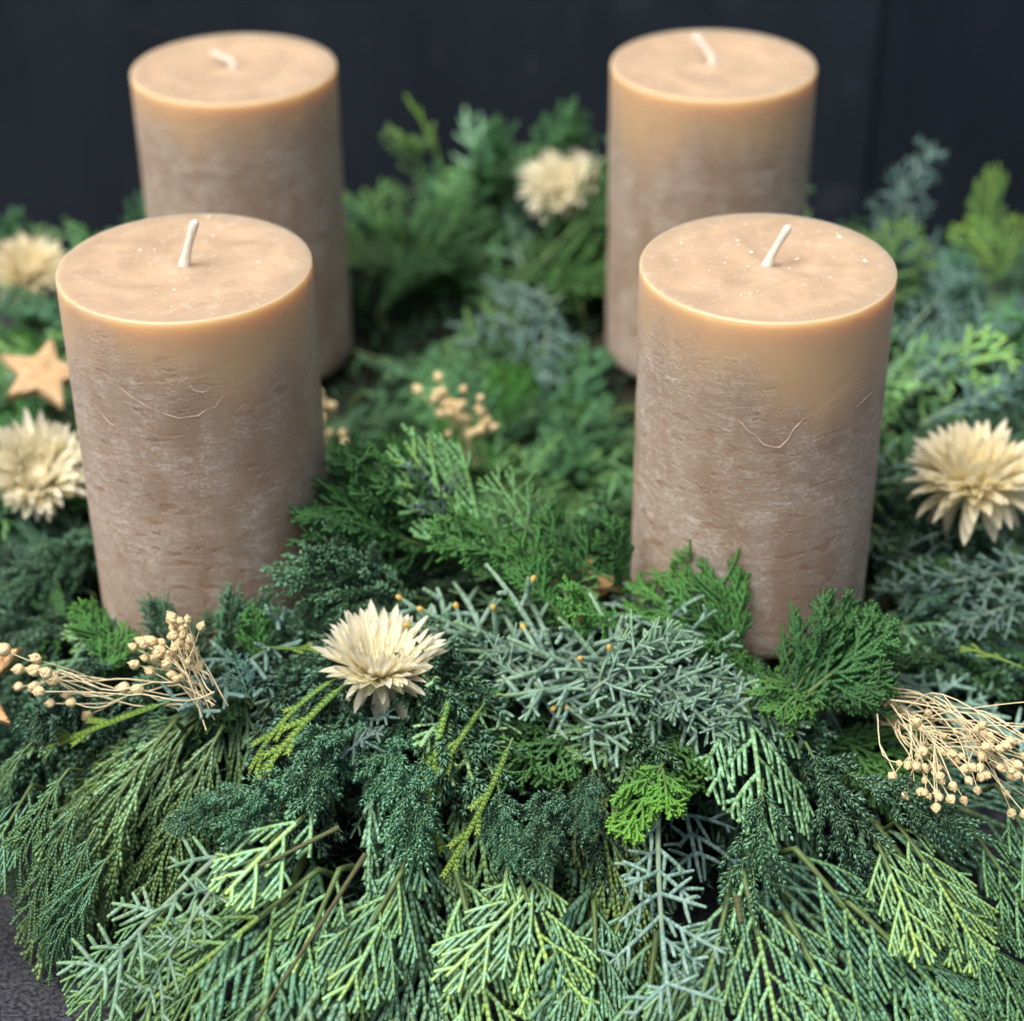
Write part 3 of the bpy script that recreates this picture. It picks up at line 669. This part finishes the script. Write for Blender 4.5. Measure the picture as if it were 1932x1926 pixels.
# tucked round the foot of every candle
for ci, (x, y) in enumerate(CANDLES):
    for i in range(22 if ci < 2 else 14):
        a = i/(22 if ci < 2 else 14)*2*math.pi+rng.normal(0, .1); rr = CR+rng.uniform(.55, 1.4)
        p = np.array([x+rr*math.cos(a), y+rr*math.sin(a), rng.uniform(4.3, 5.0) if ci < 2 else rng.uniform(3.3, 3.9)])
        tn = np.array([-math.sin(a), math.cos(a), 0])*rng.choice([1, -1]); ra = np.array([math.cos(a), math.sin(a), 0])
        d = norm(tn*rng.uniform(.4, 1)+ra*rng.uniform(.15, .9)+np.array([0, 0, rng.uniform(.12, .5) if ci < 2 else rng.uniform(-.05, .12)]))
        sprig(rng.choice([FA, JU, OC], p=[.4, .4, .2]), p, d, norm(np.array([0, 0, 1])-ra*.0+rng.normal(0, .3, 3)), rng.uniform(.4, .65), tint=jit(), tip=rng.uniform(.1, .5))

# ------------------------------------------------------------------ sprigs one can pick out
def span(kind, var, a, b, tint=(1, 1, 1), tip=.6, nrm=(0, -.35, 1), wid=1.0, label=None):
    if a[1] > 1350: a = (a[0], a[1], a[2]+.75); b = (b[0], b[1], b[2]+.75)
    if kind != BL and kind != SH: a = (a[0], a[1], a[2]-(.8 if kind == CY else .4))
    p, q = at(*a), at(*b); d = q-p; L = np.linalg.norm(PRO[kind][var][2][0])
    return sprig(kind, p, d, norm(nrm), np.linalg.norm(d)/L*wid, var, tint, tip, label, True)
heroB = span(BL, 5, (1230, 1330, 5.6), (690, 1030, 7.6), (1, 1, 1), .8, label='blue grey cypress sprig with small yellow cones at the tips, beside the front strawflower')
span(BL, 0, (1080, 1240, 6.0), (1400, 1365, 6.0), (1.05, 1.05, 1.05), .5)
span(BL, 2, (1120, 1300, 6.2), (1290, 1180, 7.2), (1.05, 1.08, 1.05), .8)
span(BL, 4, (960, 1210, 5.6), (1330, 1330, 6.4), (1, 1, 1.02), .5)
span(BL, 1, (1150, 1260, 5.2), (850, 1300, 5.6), (.9, .92, .95), .4)
span(BL, 7, (1242, 1520, 4.2), (1236, 1905, 2.4), (1.1, 1.12, 1.15), .4, label='pale blue grey sprig hanging straight down over the front fronds')
span(BL, 8, (440, 1590, 3.8), (130, 1860, 1.6), (1.0, 1.05, .95), 1.0)
span(BL, 8, (420, 1650, 3.8), (240, 1900, 1.2), (.95, 1.0, .9), 1.0)
span(BL, 1, (1990, 1060, 5.5), (1690, 1120, 5.8), (.8, .82, .85), .3)
span(BL, 0, (1960, 1130, 5.0), (1760, 1170, 5.0), (.75, .78, .8), .3)
span(BL, 4, (1660, 480, 6.0), (1745, 280, 10.5), (.85, .92, .98), .2)
span(BL, 2, (1780, 560, 5.0), (1660, 420, 7.5), (.8, .88, .95), .2)
span(BL, 2, (1060, 560, 6.0), (870, 650, 5.5), (.85, .9, .95), .2)
span(BL, 0, (1040, 580, 6.0), (1010, 720, 5.0), (.8, .88, .95), .2)
span(BL, 2, (820, 1020, 6.0), (760, 880, 8.0), (.75, .72, .78), .1)
span(CY, 10, (1850, 520, 5.6), (1885, 335, 9.0), (.75, .85, .4), .9, (.5, -.8, .4))
span(CY, 14, (1920, 560, 5.6), (1825, 425, 7.8), (.75, .85, .4), .9, (-.3, -.8, .5))
span(CY, 14, (1880, 560, 5.6), (1935, 420, 8.0), (.75, .85, .4), .9, (.3, -.8, .5))
span(SH, 3, (838, 330, 8.6), (806, 188, 12.0), (.7, .85, .6), .5, (.9, -.3, .3))
span(SH, 2, (800, 320, 8.6), (768, 235, 11.0), (.6, .8, .5), .5)
span(OC, 2, (790, 330, 8.0), (770, 235, 10.5), (1.2, 1.3, 1), .8)
span(JU, 2, (900, 400, 7.5), (935, 260, 10.5), (1.0, 1.3, .8), .4)
span(JU, 5, (1020, 360, 8.0), (1045, 235, 10.8), (1.0, 1.3, .8), .4)
span(CY, 13, (1380, 1240, 6.4), (1500, 1530, 5.4), (1.5, 1.5, 1.3), .2, (.3, -.6, 1), 1)
span(CY, 11, (1690, 1550, 4.4), (1870, 1800, 2.2), (1.15, 1.15, .9), .9)
span(CY, 10, (1650, 1580, 4.2), (1745, 1790, 2.6), (1.15, 1.15, .9), .9)
span(JU, 1, (1440, 1470, 4.8), (1420, 1760, 2.8), (1.3, 1.3, 1.2), .4)
span(JU, 3, (1520, 1400, 5.2), (1680, 1700, 3.2), (1.1, 1.1, 1.1), .4)
span(JU, 0, (1600, 1460, 5.0), (1850, 1540, 4.2), (1.1, 1.1, 1.1), .4)
span(FA, 1, (1400, 1270, 5.4), (1265, 1050, 7.6), (.95, 1.05, .95), .5)
span(FA, 3, (1390, 1250, 5.6), (1340, 1050, 7.9), (.9, 1.0, .9), .4)
span(FA, 0, (1400, 1250, 5.2), (1200, 1110, 6.8), (1.1, 1.2, 1.0), .4)
span(FA, 4, (1480, 1320, 5.2), (1650, 1165, 7.4), (.8, .88, .9), .25, (-.1, -.7, .7), 1.0, label='dark green fan of scale leaves leaning on the front right candle')
span(FA, 1, (1500, 1330, 5.2), (1690, 1260, 6.6), (.75, .85, .9), .25)
span(FA, 0, (1490, 1320, 5.6), (1600, 1130, 7.8), (.7, .8, .85), .25, (.4, -.6, .5))
span(FA, 5, (1510, 1320, 5.6), (1680, 1190, 7.2), (.75, .85, .9), .25, (-.4, -.5, .8))
span(FA, 3, (1470, 1300, 5.2), (1555, 1150, 7.2), (.85, .95, .9), .2)
span(FA, 2, (1250, 1440, 5.2), (1190, 1560, 4.6), (1.5, 1.45, 1.0), .8)
span(FA, 5, (1250, 1450, 5.2), (1260, 1540, 4.8), (1.5, 1.5, 1.0), .8)
for k_, a, b, v, tn, tp in ((FA, (850, 1050, 6.6), (590, 955, 9.2), 4, (.8, .9, .8), .1), (FA, (800, 1010, 7.0), (640, 900, 9.6), 1, (.8, .95, .8), .15), (CY, (1010, 1110, 6.6), (735, 865, 9.6), 12, (.75, .95, .6), .45),
                            (FA, (900, 990, 7.2), (715, 862, 9.8), 0, (.8, 1.0, .8), .2), (OC, (930, 1000, 7.0), (810, 850, 9.6), 3, (.8, 1.0, .6), .4), (JU, (800, 1130, 6.8), (550, 1080, 8.4), 0, (1.2, 1.25, 1.1), .3),
                            (JU, (760, 1100, 7.0), (600, 1040, 8.6), 2, (.9, 1.0, .9), .2), (FA, (1010, 1080, 7.0), (820, 1015, 8.6), 3, (1.1, 1.25, 1.1), .3), (FA, (1080, 1190, 6.6), (950, 1040, 8.2), 1, (1.0, 1.2, 1.0), .3),
                            (FA, (1190, 1180, 6.4), (1060, 1140, 7.6), 5, (1.2, 1.35, 1.1), .4), (OC, (1000, 1000, 7.0), (1120, 1110, 7.4), 1, (.7, .85, .6), .4), (FA, (1120, 1120, 6.6), (1040, 980, 8.8), 2, (.7, .9, .7), .2),
                            (OC, (1060, 1080, 6.6), (930, 900, 9.2), 2, (.7, .9, .6), .3), (FA, (1180, 1120, 6.4), (1150, 1000, 8.4), 0, (.8, 1.0, .8), .2), (BL, (860, 1000, 7.2), (770, 880, 9.4), 2, (.6, .6, .66), .1)):
    span(k_, v, a, b, tn, tp)
# corners of the skirt
for k_, a, b, v, tn in ((CY, (330, 1690, 3.0), (150, 1930, .7), 13, (1.0, 1.1, .9)), (DR, (220, 1600, 3.8), (-10, 1830, 1.3), 2, (.85, 1.0, 1.05)), (DR, (180, 1560, 4.0), (40, 1820, 1.3), 0, (.8, .95, 1.0)), (CY, (430, 1740, 2.6), (300, 1990, .4), 11, (1.2, 1.2, .9)), (CY, (540, 1780, 2.2), (430, 2010, .4), 15, (1.1, 1.2, 1.0)),
                        (CY, (1120, 1700, 2.8), (1140, 1990, .5), 12, (1.0, 1.1, 1.1)), (CY, (1190, 1690, 2.8), (1060, 1970, .5), 11, (.9, 1.0, 1.0)), (CY, (1330, 1740, 2.6), (1290, 2000, .4), 10, (1.0, 1.1, 1.1)),
                        (DR, (130, 1450, 5.0), (-60, 1690, 2.4), 0, (1.0, 1.05, .95)), (DR, (160, 1500, 4.6), (0, 1760, 1.6), 3, (.95, 1.0, 1.0)), (CY, (60, 1480, 4.4), (-90, 1700, 2.0), 11, (.8, .9, .9)), (DR, (60, 1400, 5.2), (-120, 1560, 3.4), 1, (1.0, 1.0, .9)),
                        (CY, (1790, 1680, 3.4), (1985, 1930, .8), 13, (.8, .95, .8)), (CY, (1830, 1560, 4.0), (2020, 1830, 1.2), 11, (.9, 1.0, .8)), (CY, (1700, 1740, 2.8), (1880, 1990, .4), 15, (.8, .9, .9)), (CY, (1880, 1480, 4.6), (2040, 1720, 2.2), 12, (.8, .95, .8))):
    span(k_, v, a, b, tn, .5)
for a, b, v, tn in (((400, 1330, 6.0), (10, 1480, 3.6), 1, 1.1), ((390, 1340, 5.8), (30, 1640, 2.6), 4, 1.15), ((380, 1350, 5.6), (120, 1760, 1.6), 2, .95),
                    ((360, 1340, 5.8), (-60, 1560, 3.0), 0, 1.0), ((420, 1370, 5.2), (250, 1700, 2.6), 3, .8), ((330, 1360, 5.4), (10, 1800, 1.4), 2, 1.0)):
    span(DR, v, a, b, (tn*1.15, tn*1.1, tn*.95), .6)
for a, b, v, tn in (((848, 1320, 5.8), (768, 1575, 4.2), 1, 1.0), ((905, 1340, 5.6), (800, 1490, 5.0), 0, .8), ((960, 1410, 5.2), (858, 1650, 3.6), 3, .9),
                    ((625, 1285, 6.0), (440, 1400, 5.4), 1, .9), ((640, 1300, 6.0), (470, 1450, 5.0), 2, .8), ((505, 1222, 6.2), (625, 1222, 6.2), 2, .8),
                    ((1930, 1260, 5.0), (1820, 1210, 5.6), 0, .7), ((300, 1330, 5.6), (20, 1420, 4.2), 3, .9)):
    span(SH, v, (a[0], a[1], a[2]+.5), (b[0], b[1], b[2]+.5), (tn, tn, tn), .6)
for a, b, v, tn in (((640, 1640, 4.2), (500, 1920, .9), 11, (1.2, 1.25, 1.2)), ((760, 1640, 4.0), (600, 1930, .8), 13, (1.3, 1.3, 1.1)), ((960, 1590, 4.2), (1060, 1890, 1.4), 15, (1.5, 1.45, 1.1)),
                    ((860, 1640, 3.8), (930, 1960, .6), 11, (1.4, 1.4, 1.2)), ((600, 1640, 4.0), (300, 1880, 1.2), 13, (1.4, 1.4, 1.1)), ((1400, 1640, 4.0), (1480, 1980, .6), 15, (1.2, 1.25, 1.25)),
                    ((1500, 1600, 4.2), (1760, 1900, 1.0), 13, (.8, .95, 1.0)), ((780, 1570, 4.4), (700, 1850, 1.6), 12, (.9, 1, 1.05)), ((620, 1500, 5.0), (450, 1640, 4.0), 14, (1.2, 1.3, 1.3)),
                    ((1050, 1620, 3.8), (880, 1800, 2.2), 10, (1.1, 1.15, 1.2)), ((1380, 1650, 3.8), (1330, 1960, .8), 12, (1.1, 1.15, 1.2)), ((1600, 1700, 3.2), (1860, 1960, .6), 11, (.8, .95, 1.0)),
                    ((1480, 1720, 3.0), (1620, 2000, .3), 10, (1.0, 1.1, 1.1)), ((1240, 1760, 2.6), (1200, 2020, .3), 14, (.7, .8, .8))):
    span(CY, v, a, b, tn, .95, wid=1.18)
for a, b, v in (((960, 1250, 5.8), (1180, 1420, 5.4), 2), ((1120, 1240, 6.2), (1380, 1290, 6.4), 0), ((1000, 1300, 5.6), (870, 1180, 6.6), 2), ((1230, 1280, 6.0), (1390, 1400, 5.6), 2)):
    span(BL, v, a, b, (1.0, 1.02, 1.0), .5)
for a, b, v in (((430, 1215, 5.6), (500, 1140, 6.8), 2), ((540, 1230, 5.6), (590, 1140, 6.8), 5), ((350, 1230, 5.6), (400, 1165, 6.4), 4), ((260, 1230, 5.6), (160, 1160, 6.2), 0)):
    span(JU, v, a, b, (1.1, 1.15, 1.1), .3)
span(OC, 1, (480, 1330, 5.8), (430, 1240, 6.9), (.7, .85, 1.2), .1)
for a, b, v in (((1440, 1330, 5.0), (1400, 1245, 6.0), 2), ((1480, 1340, 5.0), (1450, 1265, 5.8), 5), ((1350, 1320, 5.2), (1330, 1220, 6.4), 0)):
    span(FA, v, a, b, (1.0, 1.1, 1.0), .3)
for a, b, v, tn in (((700, 1330, 5.6), (620, 1470, 5.2), 0, 1.3), ((760, 1350, 5.6), (720, 1500, 4.8), 2, 1.4), ((640, 1360, 5.4), (560, 1480, 5.0), 5, 1.1), ((560, 1440, 5.0), (430, 1560, 4.4), 2, 1.2),
                    ((800, 1420, 5.2), (760, 1580, 4.2), 5, 1.2), ((940, 1480, 4.8), (960, 1620, 3.8), 2, 1.2), ((1060, 1480, 4.8), (1000, 1600, 4.2), 5, 1.0), ((1120, 1450, 5.0), (1100, 1560, 4.2), 2, .9), ((480, 1480, 4.8), (330, 1560, 4.2), 0, 1.0)):
    span(JU, v, a, b, (tn*1.25, tn*1.3, tn*1.3), .3)
for k_, a, b, v, tn in ((JU, (1900, 640, 4.0), (1930, 470, 7.0), 0, (1, 1.1, 1)), (OC, (1840, 620, 4.5), (1800, 470, 7.2), 3, (.6, .8, .75)), (OC, (1950, 700, 4.0), (1880, 560, 6.5), 1, (.7, .9, .8)), (BL, (1700, 640, 5.0), (1850, 500, 7.0), 0, (.8, .9, .95)),
                        (JU, (1640, 560, 5.0), (1600, 440, 7.6), 2, (.9, 1, .9)), (BL, (1740, 720, 5.0), (1640, 470, 7.8), 3, (.6, .75, .8)), (BL, (1810, 720, 5.0), (1920, 520, 7.4), 1, (.6, .75, .8)), (JU, (1760, 640, 5.5), (1690, 420, 8.6), 3, (.8, 1, 1.05)), (JU, (1850, 660, 5.0), (1800, 480, 7.8), 0, (.7, .95, 1.0)), (BL, (1930, 800, 4.5), (1800, 640, 6.8), 0, (.6, .75, .8)), (BL, (1900, 760, 4.5), (1720, 620, 6.5), 3, (.75, .85, .9)), (OC, (1780, 760, 5.0), (1930, 640, 6.2), 4, (.6, .8, .75)),
                        (OC, (1990, 560, 4.5), (1900, 400, 8.0), 3, (.7, .85, .6)), (JU, (40, 520, 6.0), (20, 420, 8.5), 2, (1.1, 1.3, 1)), (OC, (120, 560, 5.5), (80, 430, 8.0), 0, (1.1, 1.2, 1)), (JU, (260, 470, 6.5), (265, 380, 8.5), 5, (1, 1.2, .9)),
                        (FA, (230, 1260, 5.4), (140, 1150, 6.8), 3, (1.2, 1.3, 1.1)), (JU, (330, 1260, 5.6), (300, 1150, 7.0), 5, (1.1, 1.1, 1.1)), (OC, (300, 1250, 5.6), (130, 1165, 6.4), 0, (1.1, 1.2, 1.0)), (JU, (420, 1270, 5.6), (440, 1130, 7.2), 2, (1.0, 1.1, 1.0)),
                        (FA, (500, 1260, 5.6), (480, 1150, 7.0), 5, (1.2, 1.3, 1.2)), (JU, (590, 1240, 5.8), (520, 1160, 6.8), 5, (1.2, 1.2, 1.1)), (FA, (180, 1290, 5.4), (230, 1190, 6.6), 2, (1.2, 1.3, 1.1))):
    span(k_, v, a, b, tn, .4)
for a, b, v in (((1690, 740, 6.6), (1900, 590, 8.4), 7), ((1740, 800, 6.4), (1950, 680, 8.0), 9), ((1700, 640, 6.6), (1830, 500, 8.8), 8)):
    span(BL, v, a, b, (.62, .76, .80), .3)
# woody stems lying between the front fronds
def branch(pts, w, m):
    P = np.array([at(p[0], p[1], p[2]+1.1) for p in pts]); Ls = np.linalg.norm(np.diff(P, axis=0), axis=1).sum(); Q, _, _ = along(P, np.linspace(0, Ls, 20))
    mb = MB(); tube(mb, Q, np.linspace(w, w*.6, 20)*(1+.1*np.sin(np.arange(20)*1.9)), (0, -.5, 1), 1, 7)
    obj('bare_twig', mb.mesh('bare_twig', m), wreath)
branch([(690, 1610, 4.0), (620, 1720, 3.0), (560, 1810, 2.2), (480, 1930, 1.2)], .07, M_WOOD)
branch([(640, 1560, 4.2), (520, 1620, 3.6), (450, 1650, 3.2)], .07, M_WOOD)
branch([(1390, 1690, 3.4), (1398, 1740, 3.0)], .12, M_WOOD)
# yellow pollen cones on the middle blue sprig
mb = MB(); n_, rr_, zz_ = 8, np.array([.03, .07, .085, .075, .04]), np.array([-.1, -.04, .02, .08, .12]); a = np.arange(n_)*2*math.pi/n_
rings = np.concatenate([np.stack([np.full(n_, z), r*np.cos(a), r*np.sin(a)], -1) for r, z in zip(rr_, zz_)]+[np.array([[.14, 0, 0]])])
q = [(i*n_+j, i*n_+(j+1) % n_, (i+1)*n_+(j+1) % n_, (i+1)*n_+j) for i in range(4) for j in range(n_)]
mb.add(rings, q, [(4*n_+j, 4*n_+(j+1) % n_, 5*n_) for j in range(n_)]); cone_me = mb.mesh('pollen_cone', M_CONE)
tl = PRO[BL][5][3]
for i in rng.permutation(len(tl))[:26]:
    p, q = tl[i]; d = norm(q-p)
    o = obj('pollen_cone', cone_me, heroB); o.matrix_basis = frame_matrix(p, d, (.1, .2, 1), 1.0)

# ------------------------------------------------------------------ strawflowers
def petal_mesh(L, w, curl, cup, seed):
    r_ = R_(seed); n, m = 9, 5; mb = MB(); t = np.linspace(0, 1, n)
    wd = w*np.interp(t, [0, .25, .6, .85, 1], [.45, .8, 1, .62, .04])
    a = curl*t; x = np.concatenate([[0], np.cumsum(np.cos(a[:-1]))])*L/(n-1); z = np.concatenate([[0], np.cumsum(np.sin(a[:-1]))])*L/(n-1)
    u = np.linspace(-1, 1, m)
    V = np.stack([np.repeat(x, m), (wd[:, None]*u).ravel(), (z[:, None]+cup*wd[:, None]*(u**2)[None]+.012*r_.normal(size=(n, m))).ravel()], -1)
    tw = r_.normal(0, .5)*np.repeat(t, m)**2; V[:, 1], V[:, 2] = V[:, 1]*np.cos(tw), V[:, 2]+V[:, 1]*np.sin(tw)
    i = np.arange(n-1)[:, None]*m; j = np.arange(m-1)[None]
    mb.add(V, np.stack([i+j, i+j+1, i+m+j+1, i+m+j], -1).reshape(-1, 4), None, np.repeat(t, m)); return mb.mesh('petal', M_PET)
PET = {'out': [petal_mesh(1.45, .2, -.35, .5, 1), petal_mesh(1.55, .22, -.55, .55, 2), petal_mesh(1.35, .21, -.1, .4, 3), petal_mesh(1.4, .19, -.7, .6, 11), petal_mesh(1.5, .2, .15, .5, 12)],
       'mid': [petal_mesh(1.4, .17, .22, .5, 4), petal_mesh(1.5, .155, .08, .6, 5), petal_mesh(1.3, .165, .34, .5, 6), petal_mesh(1.45, .15, -.15, .6, 13), petal_mesh(1.35, .17, .5, .5, 14)],
       'in': [petal_mesh(.95, .12, .7, .8, 7), petal_mesh(.85, .11, .9, .8, 8), petal_mesh(1.0, .13, .5, .8, 9)]}
mb = MB(); k = 20; a = np.arange(k)*2*math.pi/k
prof = [(.12, -.35), (.35, -.18), (.42, 0), (.38, .14), (.22, .24), (.05, .27)]
V = np.concatenate([np.stack([r*np.cos(a), r*np.sin(a), np.full(k, z)], -1) for r, z in prof])
mb.add(V, [(i*k+j, i*k+(j+1) % k, (i+1)*k+(j+1) % k, (i+1)*k+j) for i in range(5) for j in range(k)], [tuple(5*k+j for j in (0, 1, 2))])
CORE = mb.mesh('flower_centre', simple('flower_centre', (.92, .82, .55), .8, 500, .4, None, (1500, .8, .0006))[0])
def flower(p, axis, size, label, rows, seed, tint=(1, 1, 1)):
    r_ = R_(seed); t = obj('strawflower', None, label=label, cat='flower', group='cream strawflowers on the wreath'); t.empty_display_size = .01
    z = norm(axis); xx = norm(np.cross([0, 1, .1], z))
    t.matrix_world = frame_matrix(p, xx, z, size)
    obj('flower_centre', CORE, t)
    ph = 0
    for kind, cnt, el, r0, z0, sc in rows:
        for i in range(cnt):
            az = (i+.5*(ph % 2))/cnt*2*math.pi+r_.normal(0, .07); e = math.radians(el+r_.normal(0, 6)); s = sc*r_.uniform(.88, 1.1)
            ra = np.array([math.cos(az), math.sin(az), 0]); d = ra*math.cos(e)+np.array([0, 0, math.sin(e)])
            nn = -ra*math.sin(e)+np.array([0, 0, math.cos(e)]); nn = nn+np.cross(d, nn)*r_.normal(0, .15)
            o = obj('petal', PET[kind][int(r_.integers(len(PET[kind])))], t)
            o.matrix_basis = frame_matrix(ra*r0+np.array([0, 0, z0]), d, nn, s)
            g = 1+r_.normal(0, .04); o.color = (tint[0]*g, tint[1]*g, tint[2]*g*(1-.06*r_.random()), 1)
        ph += 1
    mb = MB(); tube(mb, np.array([[0, 0, -.2], [.05, 0, -.8], [.1, .1, -1.6]]), .08, (0, 1, 0), 1, 6)
    obj('stem', mb.mesh('stem', M_STRAW), t)
ROWS = [('out', 8, -55, .34, -.16, .72), ('out', 11, -32, .38, -.1, .72), ('mid', 18, -4, .46, -.04, .66), ('mid', 24, 14, .50, .0, .8), ('mid', 28, 26, .52, .03, .92),
        ('mid', 30, 36, .50, .06, .98), ('mid', 28, 45, .46, .08, .92), ('mid', 24, 53, .40, .1, .75), ('in', 24, 50, .34, .1, .8), ('in', 20, 44, .26, .12, .55), ('in', 12, 52, .14, .14, .45)]
ROWS2 = [('out', 10, -45, .34, -.14, .9), ('out', 15, -18, .36, -.06, .95), ('mid', 24, 4, .42, .0, .95), ('mid', 28, 17, .46, .04, .98), ('mid', 28, 29, .44, .08, .9), ('mid', 26, 40, .40, .1, .78), ('in', 24, 46, .34, .12, .95), ('in', 20, 52, .24, .14, .75), ('in', 12, 62, .12, .16, .6)]
flower(at(716, 1262, 6.4), (.10, .02, 1), 1.03, 'cream strawflower in front, between the left candle and the blue grey sprig', ROWS, 1)
flower(at(70, 895, 6.8), (.25, -.55, 1), 1.08, 'cream strawflower at the left edge, half behind the front left candle', ROWS, 2)
flower(at(1840, 905, 7.4), (-.05, -.05, 1), 1.22, 'broad cream strawflower right of the front right candle', ROWS2, 3, (1, .97, .88))
flower(at(1062, 352, 8.7), (-.1, -.25, 1), 1.0, 'blurred cream strawflower at the back, beside the back right candle', ROWS2[1:], 4)
flower(at(50, 512, 7.4), (.2, -.2, 1), .95, 'far blurred cream strawflower at the left edge, above the plain star', ROWS2[1:], 5, (1, .97, .9))

# ------------------------------------------------------------------ dried flax bunches
mb = MB(); k = 10; a = np.arange(k)*2*math.pi/k
prof = [(-.02, .03), (.0, .08), (.06, .155), (.16, .195), (.27, .17), (.36, .10), (.41, .04)]
V = np.concatenate([np.stack([np.full(k, x), r*np.cos(a)*(1+.1*np.cos(5*a)), r*np.sin(a)*(1+.1*np.cos(5*a))], -1) for x, r in prof]+[np.array([[.5, 0, 0]])])
mb.add(V, [(i*k+j, i*k+(j+1) % k, (i+1)*k+(j+1) % k, (i+1)*k+j) for i in range(6) for j in range(k)], [(6*k+j, 6*k+(j+1) % k, 7*k) for j in range(k)])
POD = mb.mesh('seed_pod', M_POD)
def flax(label, root, heads, nst, seed, spread=.5, pod=1.0, sag=.3):
    """stems leave root (3-D point) and end in small forked heads near the head points, one pod on each fork"""
    r_ = R_(seed); t = obj('dried_flax_bunch', None, loc=root, label=label, cat='dried flax', group='dried flax bunches on the wreath'); t.empty_display_size = .01
    for i in range(nst):
        h = np.asarray(heads[i % len(heads)])-root+np.clip(r_.normal(0, spread, 3), -1.6*spread, 1.6*spread)*np.array([1, 1, .6]); h0 = r_.normal(0, .28, 3)
        s = np.linspace(0, 1, 12)[:, None]; Ln = np.linalg.norm(h)
        P = h0*(1-s)+h*s+np.array([0, 0, 1])*np.sin(s*math.pi)*Ln*r_.uniform(.02, sag)+r_.normal(0, .06, 3)*np.sin(s*math.pi)*Ln+r_.normal(0, .025, 3)*np.sin(s*3*math.pi)*Ln
        mb = MB(); tube(mb, P, np.linspace(.023, .016, 12), (.1, .2, 1), 1, 5)
        ends = [(P[-1], norm(P[-1]-P[-3]))]
        for f in range(int(r_.integers(1, 3))):
            j = int(r_.integers(6, 10)); d = norm(norm(P[j+1]-P[j])+norm(r_.normal(0, 1, 3))*.7); l2 = Ln*(1-j/11)*r_.uniform(.8, 1.3)+.25
            B = P[j]+d*np.linspace(0, 1, 6)[:, None]*l2+(P[j+1]-P[j])*np.linspace(0, 1, 6)[:, None]**2*1.2
            tube(mb, B, np.linspace(.018, .014, 6), (.1, .2, 1), 1, 5); ends.append((B[-1], norm(B[-1]-B[-2])))
        obj('stem', mb.mesh('stem', M_STRAW), t)
        for p, d in ends:
            o = obj('seed_pod', POD, t); o.matrix_basis = frame_matrix(p-d*.03, d+r_.normal(0, .12, 3), r_.normal(0, 1, 3), pod*r_.uniform(.62, .95)); 
flax('dried beige flax bunch at the foot of the front left candle', at(390, 1325, 6.2), [at(300, 1245, 7.4), at(345, 1215, 7.8), at(355, 1260, 7.0)], 18, 1, .30, .82, .08)
flax('sparse dried beige flax twig beside the glittering star at the left edge', at(385, 1325, 6.0), [at(105, 1275, 6.6), at(75, 1300, 6.2), at(140, 1325, 6.0), at(270, 1295, 6.4)], 7, 2, .2, 1.0, .04)
flax('large dried beige flax bunch fanning out right of the front right candle', at(1672, 1345, 4.7), [at(1745, 1455, 5.8), at(1770, 1430, 6.0), at(1830, 1440, 6.0), at(1880, 1395, 6.4), at(1910, 1420, 6.2)], 32, 3, .36, .76, .08)
flax('blurred dried beige flax bunch in the hollow between the candles', at(890, 870, 4.6), [at(875, 790, 6.4), at(860, 770, 6.6), at(900, 815, 6.0)], 14, 4, .18, 1.0, .06)
flax('small dried beige flax twig just behind the right side of the front left candle', at(640, 830, 4.6), [at(622, 775, 6.2), at(622, 810, 5.8)], 5, 5, .25, 1.0, .1)

# ------------------------------------------------------------------ stars
def star(p, axis, upv, R, m, label, th=.32, seed=0):
    r_ = R_(seed); k = 10; mb = MB(); pts = []
    for i in range(k):
        for s in np.linspace(0, 1, 5)[:-1]:
            a0, a1 = i*math.pi/5, (i+1)*math.pi/5; r0, r1 = (R, R*.46) if i % 2 == 0 else (R*.46, R)
            q = (1-s)*np.array([r0*math.sin(a0), r0*math.cos(a0)])+s*np.array([r1*math.sin(a1), r1*math.cos(a1)]); pts.append(q*(1+r_.normal(0, .015)))
    pts = np.array(pts); n = len(pts); lay = []
    for f, z in ((.94, -th/2), (1, -th/2+.05), (1, th/2-.05), (.94, th/2), (.6, th/2+.03), (.25, th/2+.02)):
        lay.append(np.column_stack([pts*f, np.full(n, z)+r_.normal(0, .018, n)*(f < .97)]))
    V = np.concatenate(lay+[np.array([[0, 0, th/2+.02], [0, 0, -th/2]])])
    q = [(i*n+j, i*n+(j+1) % n, (i+1)*n+(j+1) % n, (i+1)*n+j) for i in range(5) for j in range(n)]
    mb.add(V, q, [(5*n+j, 5*n+(j+1) % n, 6*n) for j in range(n)]+[((j+1) % n, j, 6*n+1) for j in range(n)])
    o = obj('star_ornament', mb.mesh('star_ornament', m, smooth=False), label=label, cat='star', group='golden star ornaments in the wreath')
    z = norm(axis); y = norm(np.asarray(upv, float)-z*np.dot(upv, z)); x = np.cross(y, z)
    o.matrix_world = frame_matrix(p, x, z)
star(at(80, 708, 7.4), (.2, -.35, 1), (.12, .6, .6), 1.6, M_STAR2, 'plain light brown star at the left edge, behind the front left candle', .35, 1)
star(at(-80, 1290, 5.6), (.1, -.45, 1), (-.3, .9, .3), 2.0, M_STAR, 'glittering copper star cut by the left edge, under the flax twig', .3, 2)
star(at(1075, 1120, 5.3), (-.35, .1, 1), (-.8, .7, .2), 1.9, M_STAR, 'glittering golden star half buried in the greenery between the front candles', .3, 3)
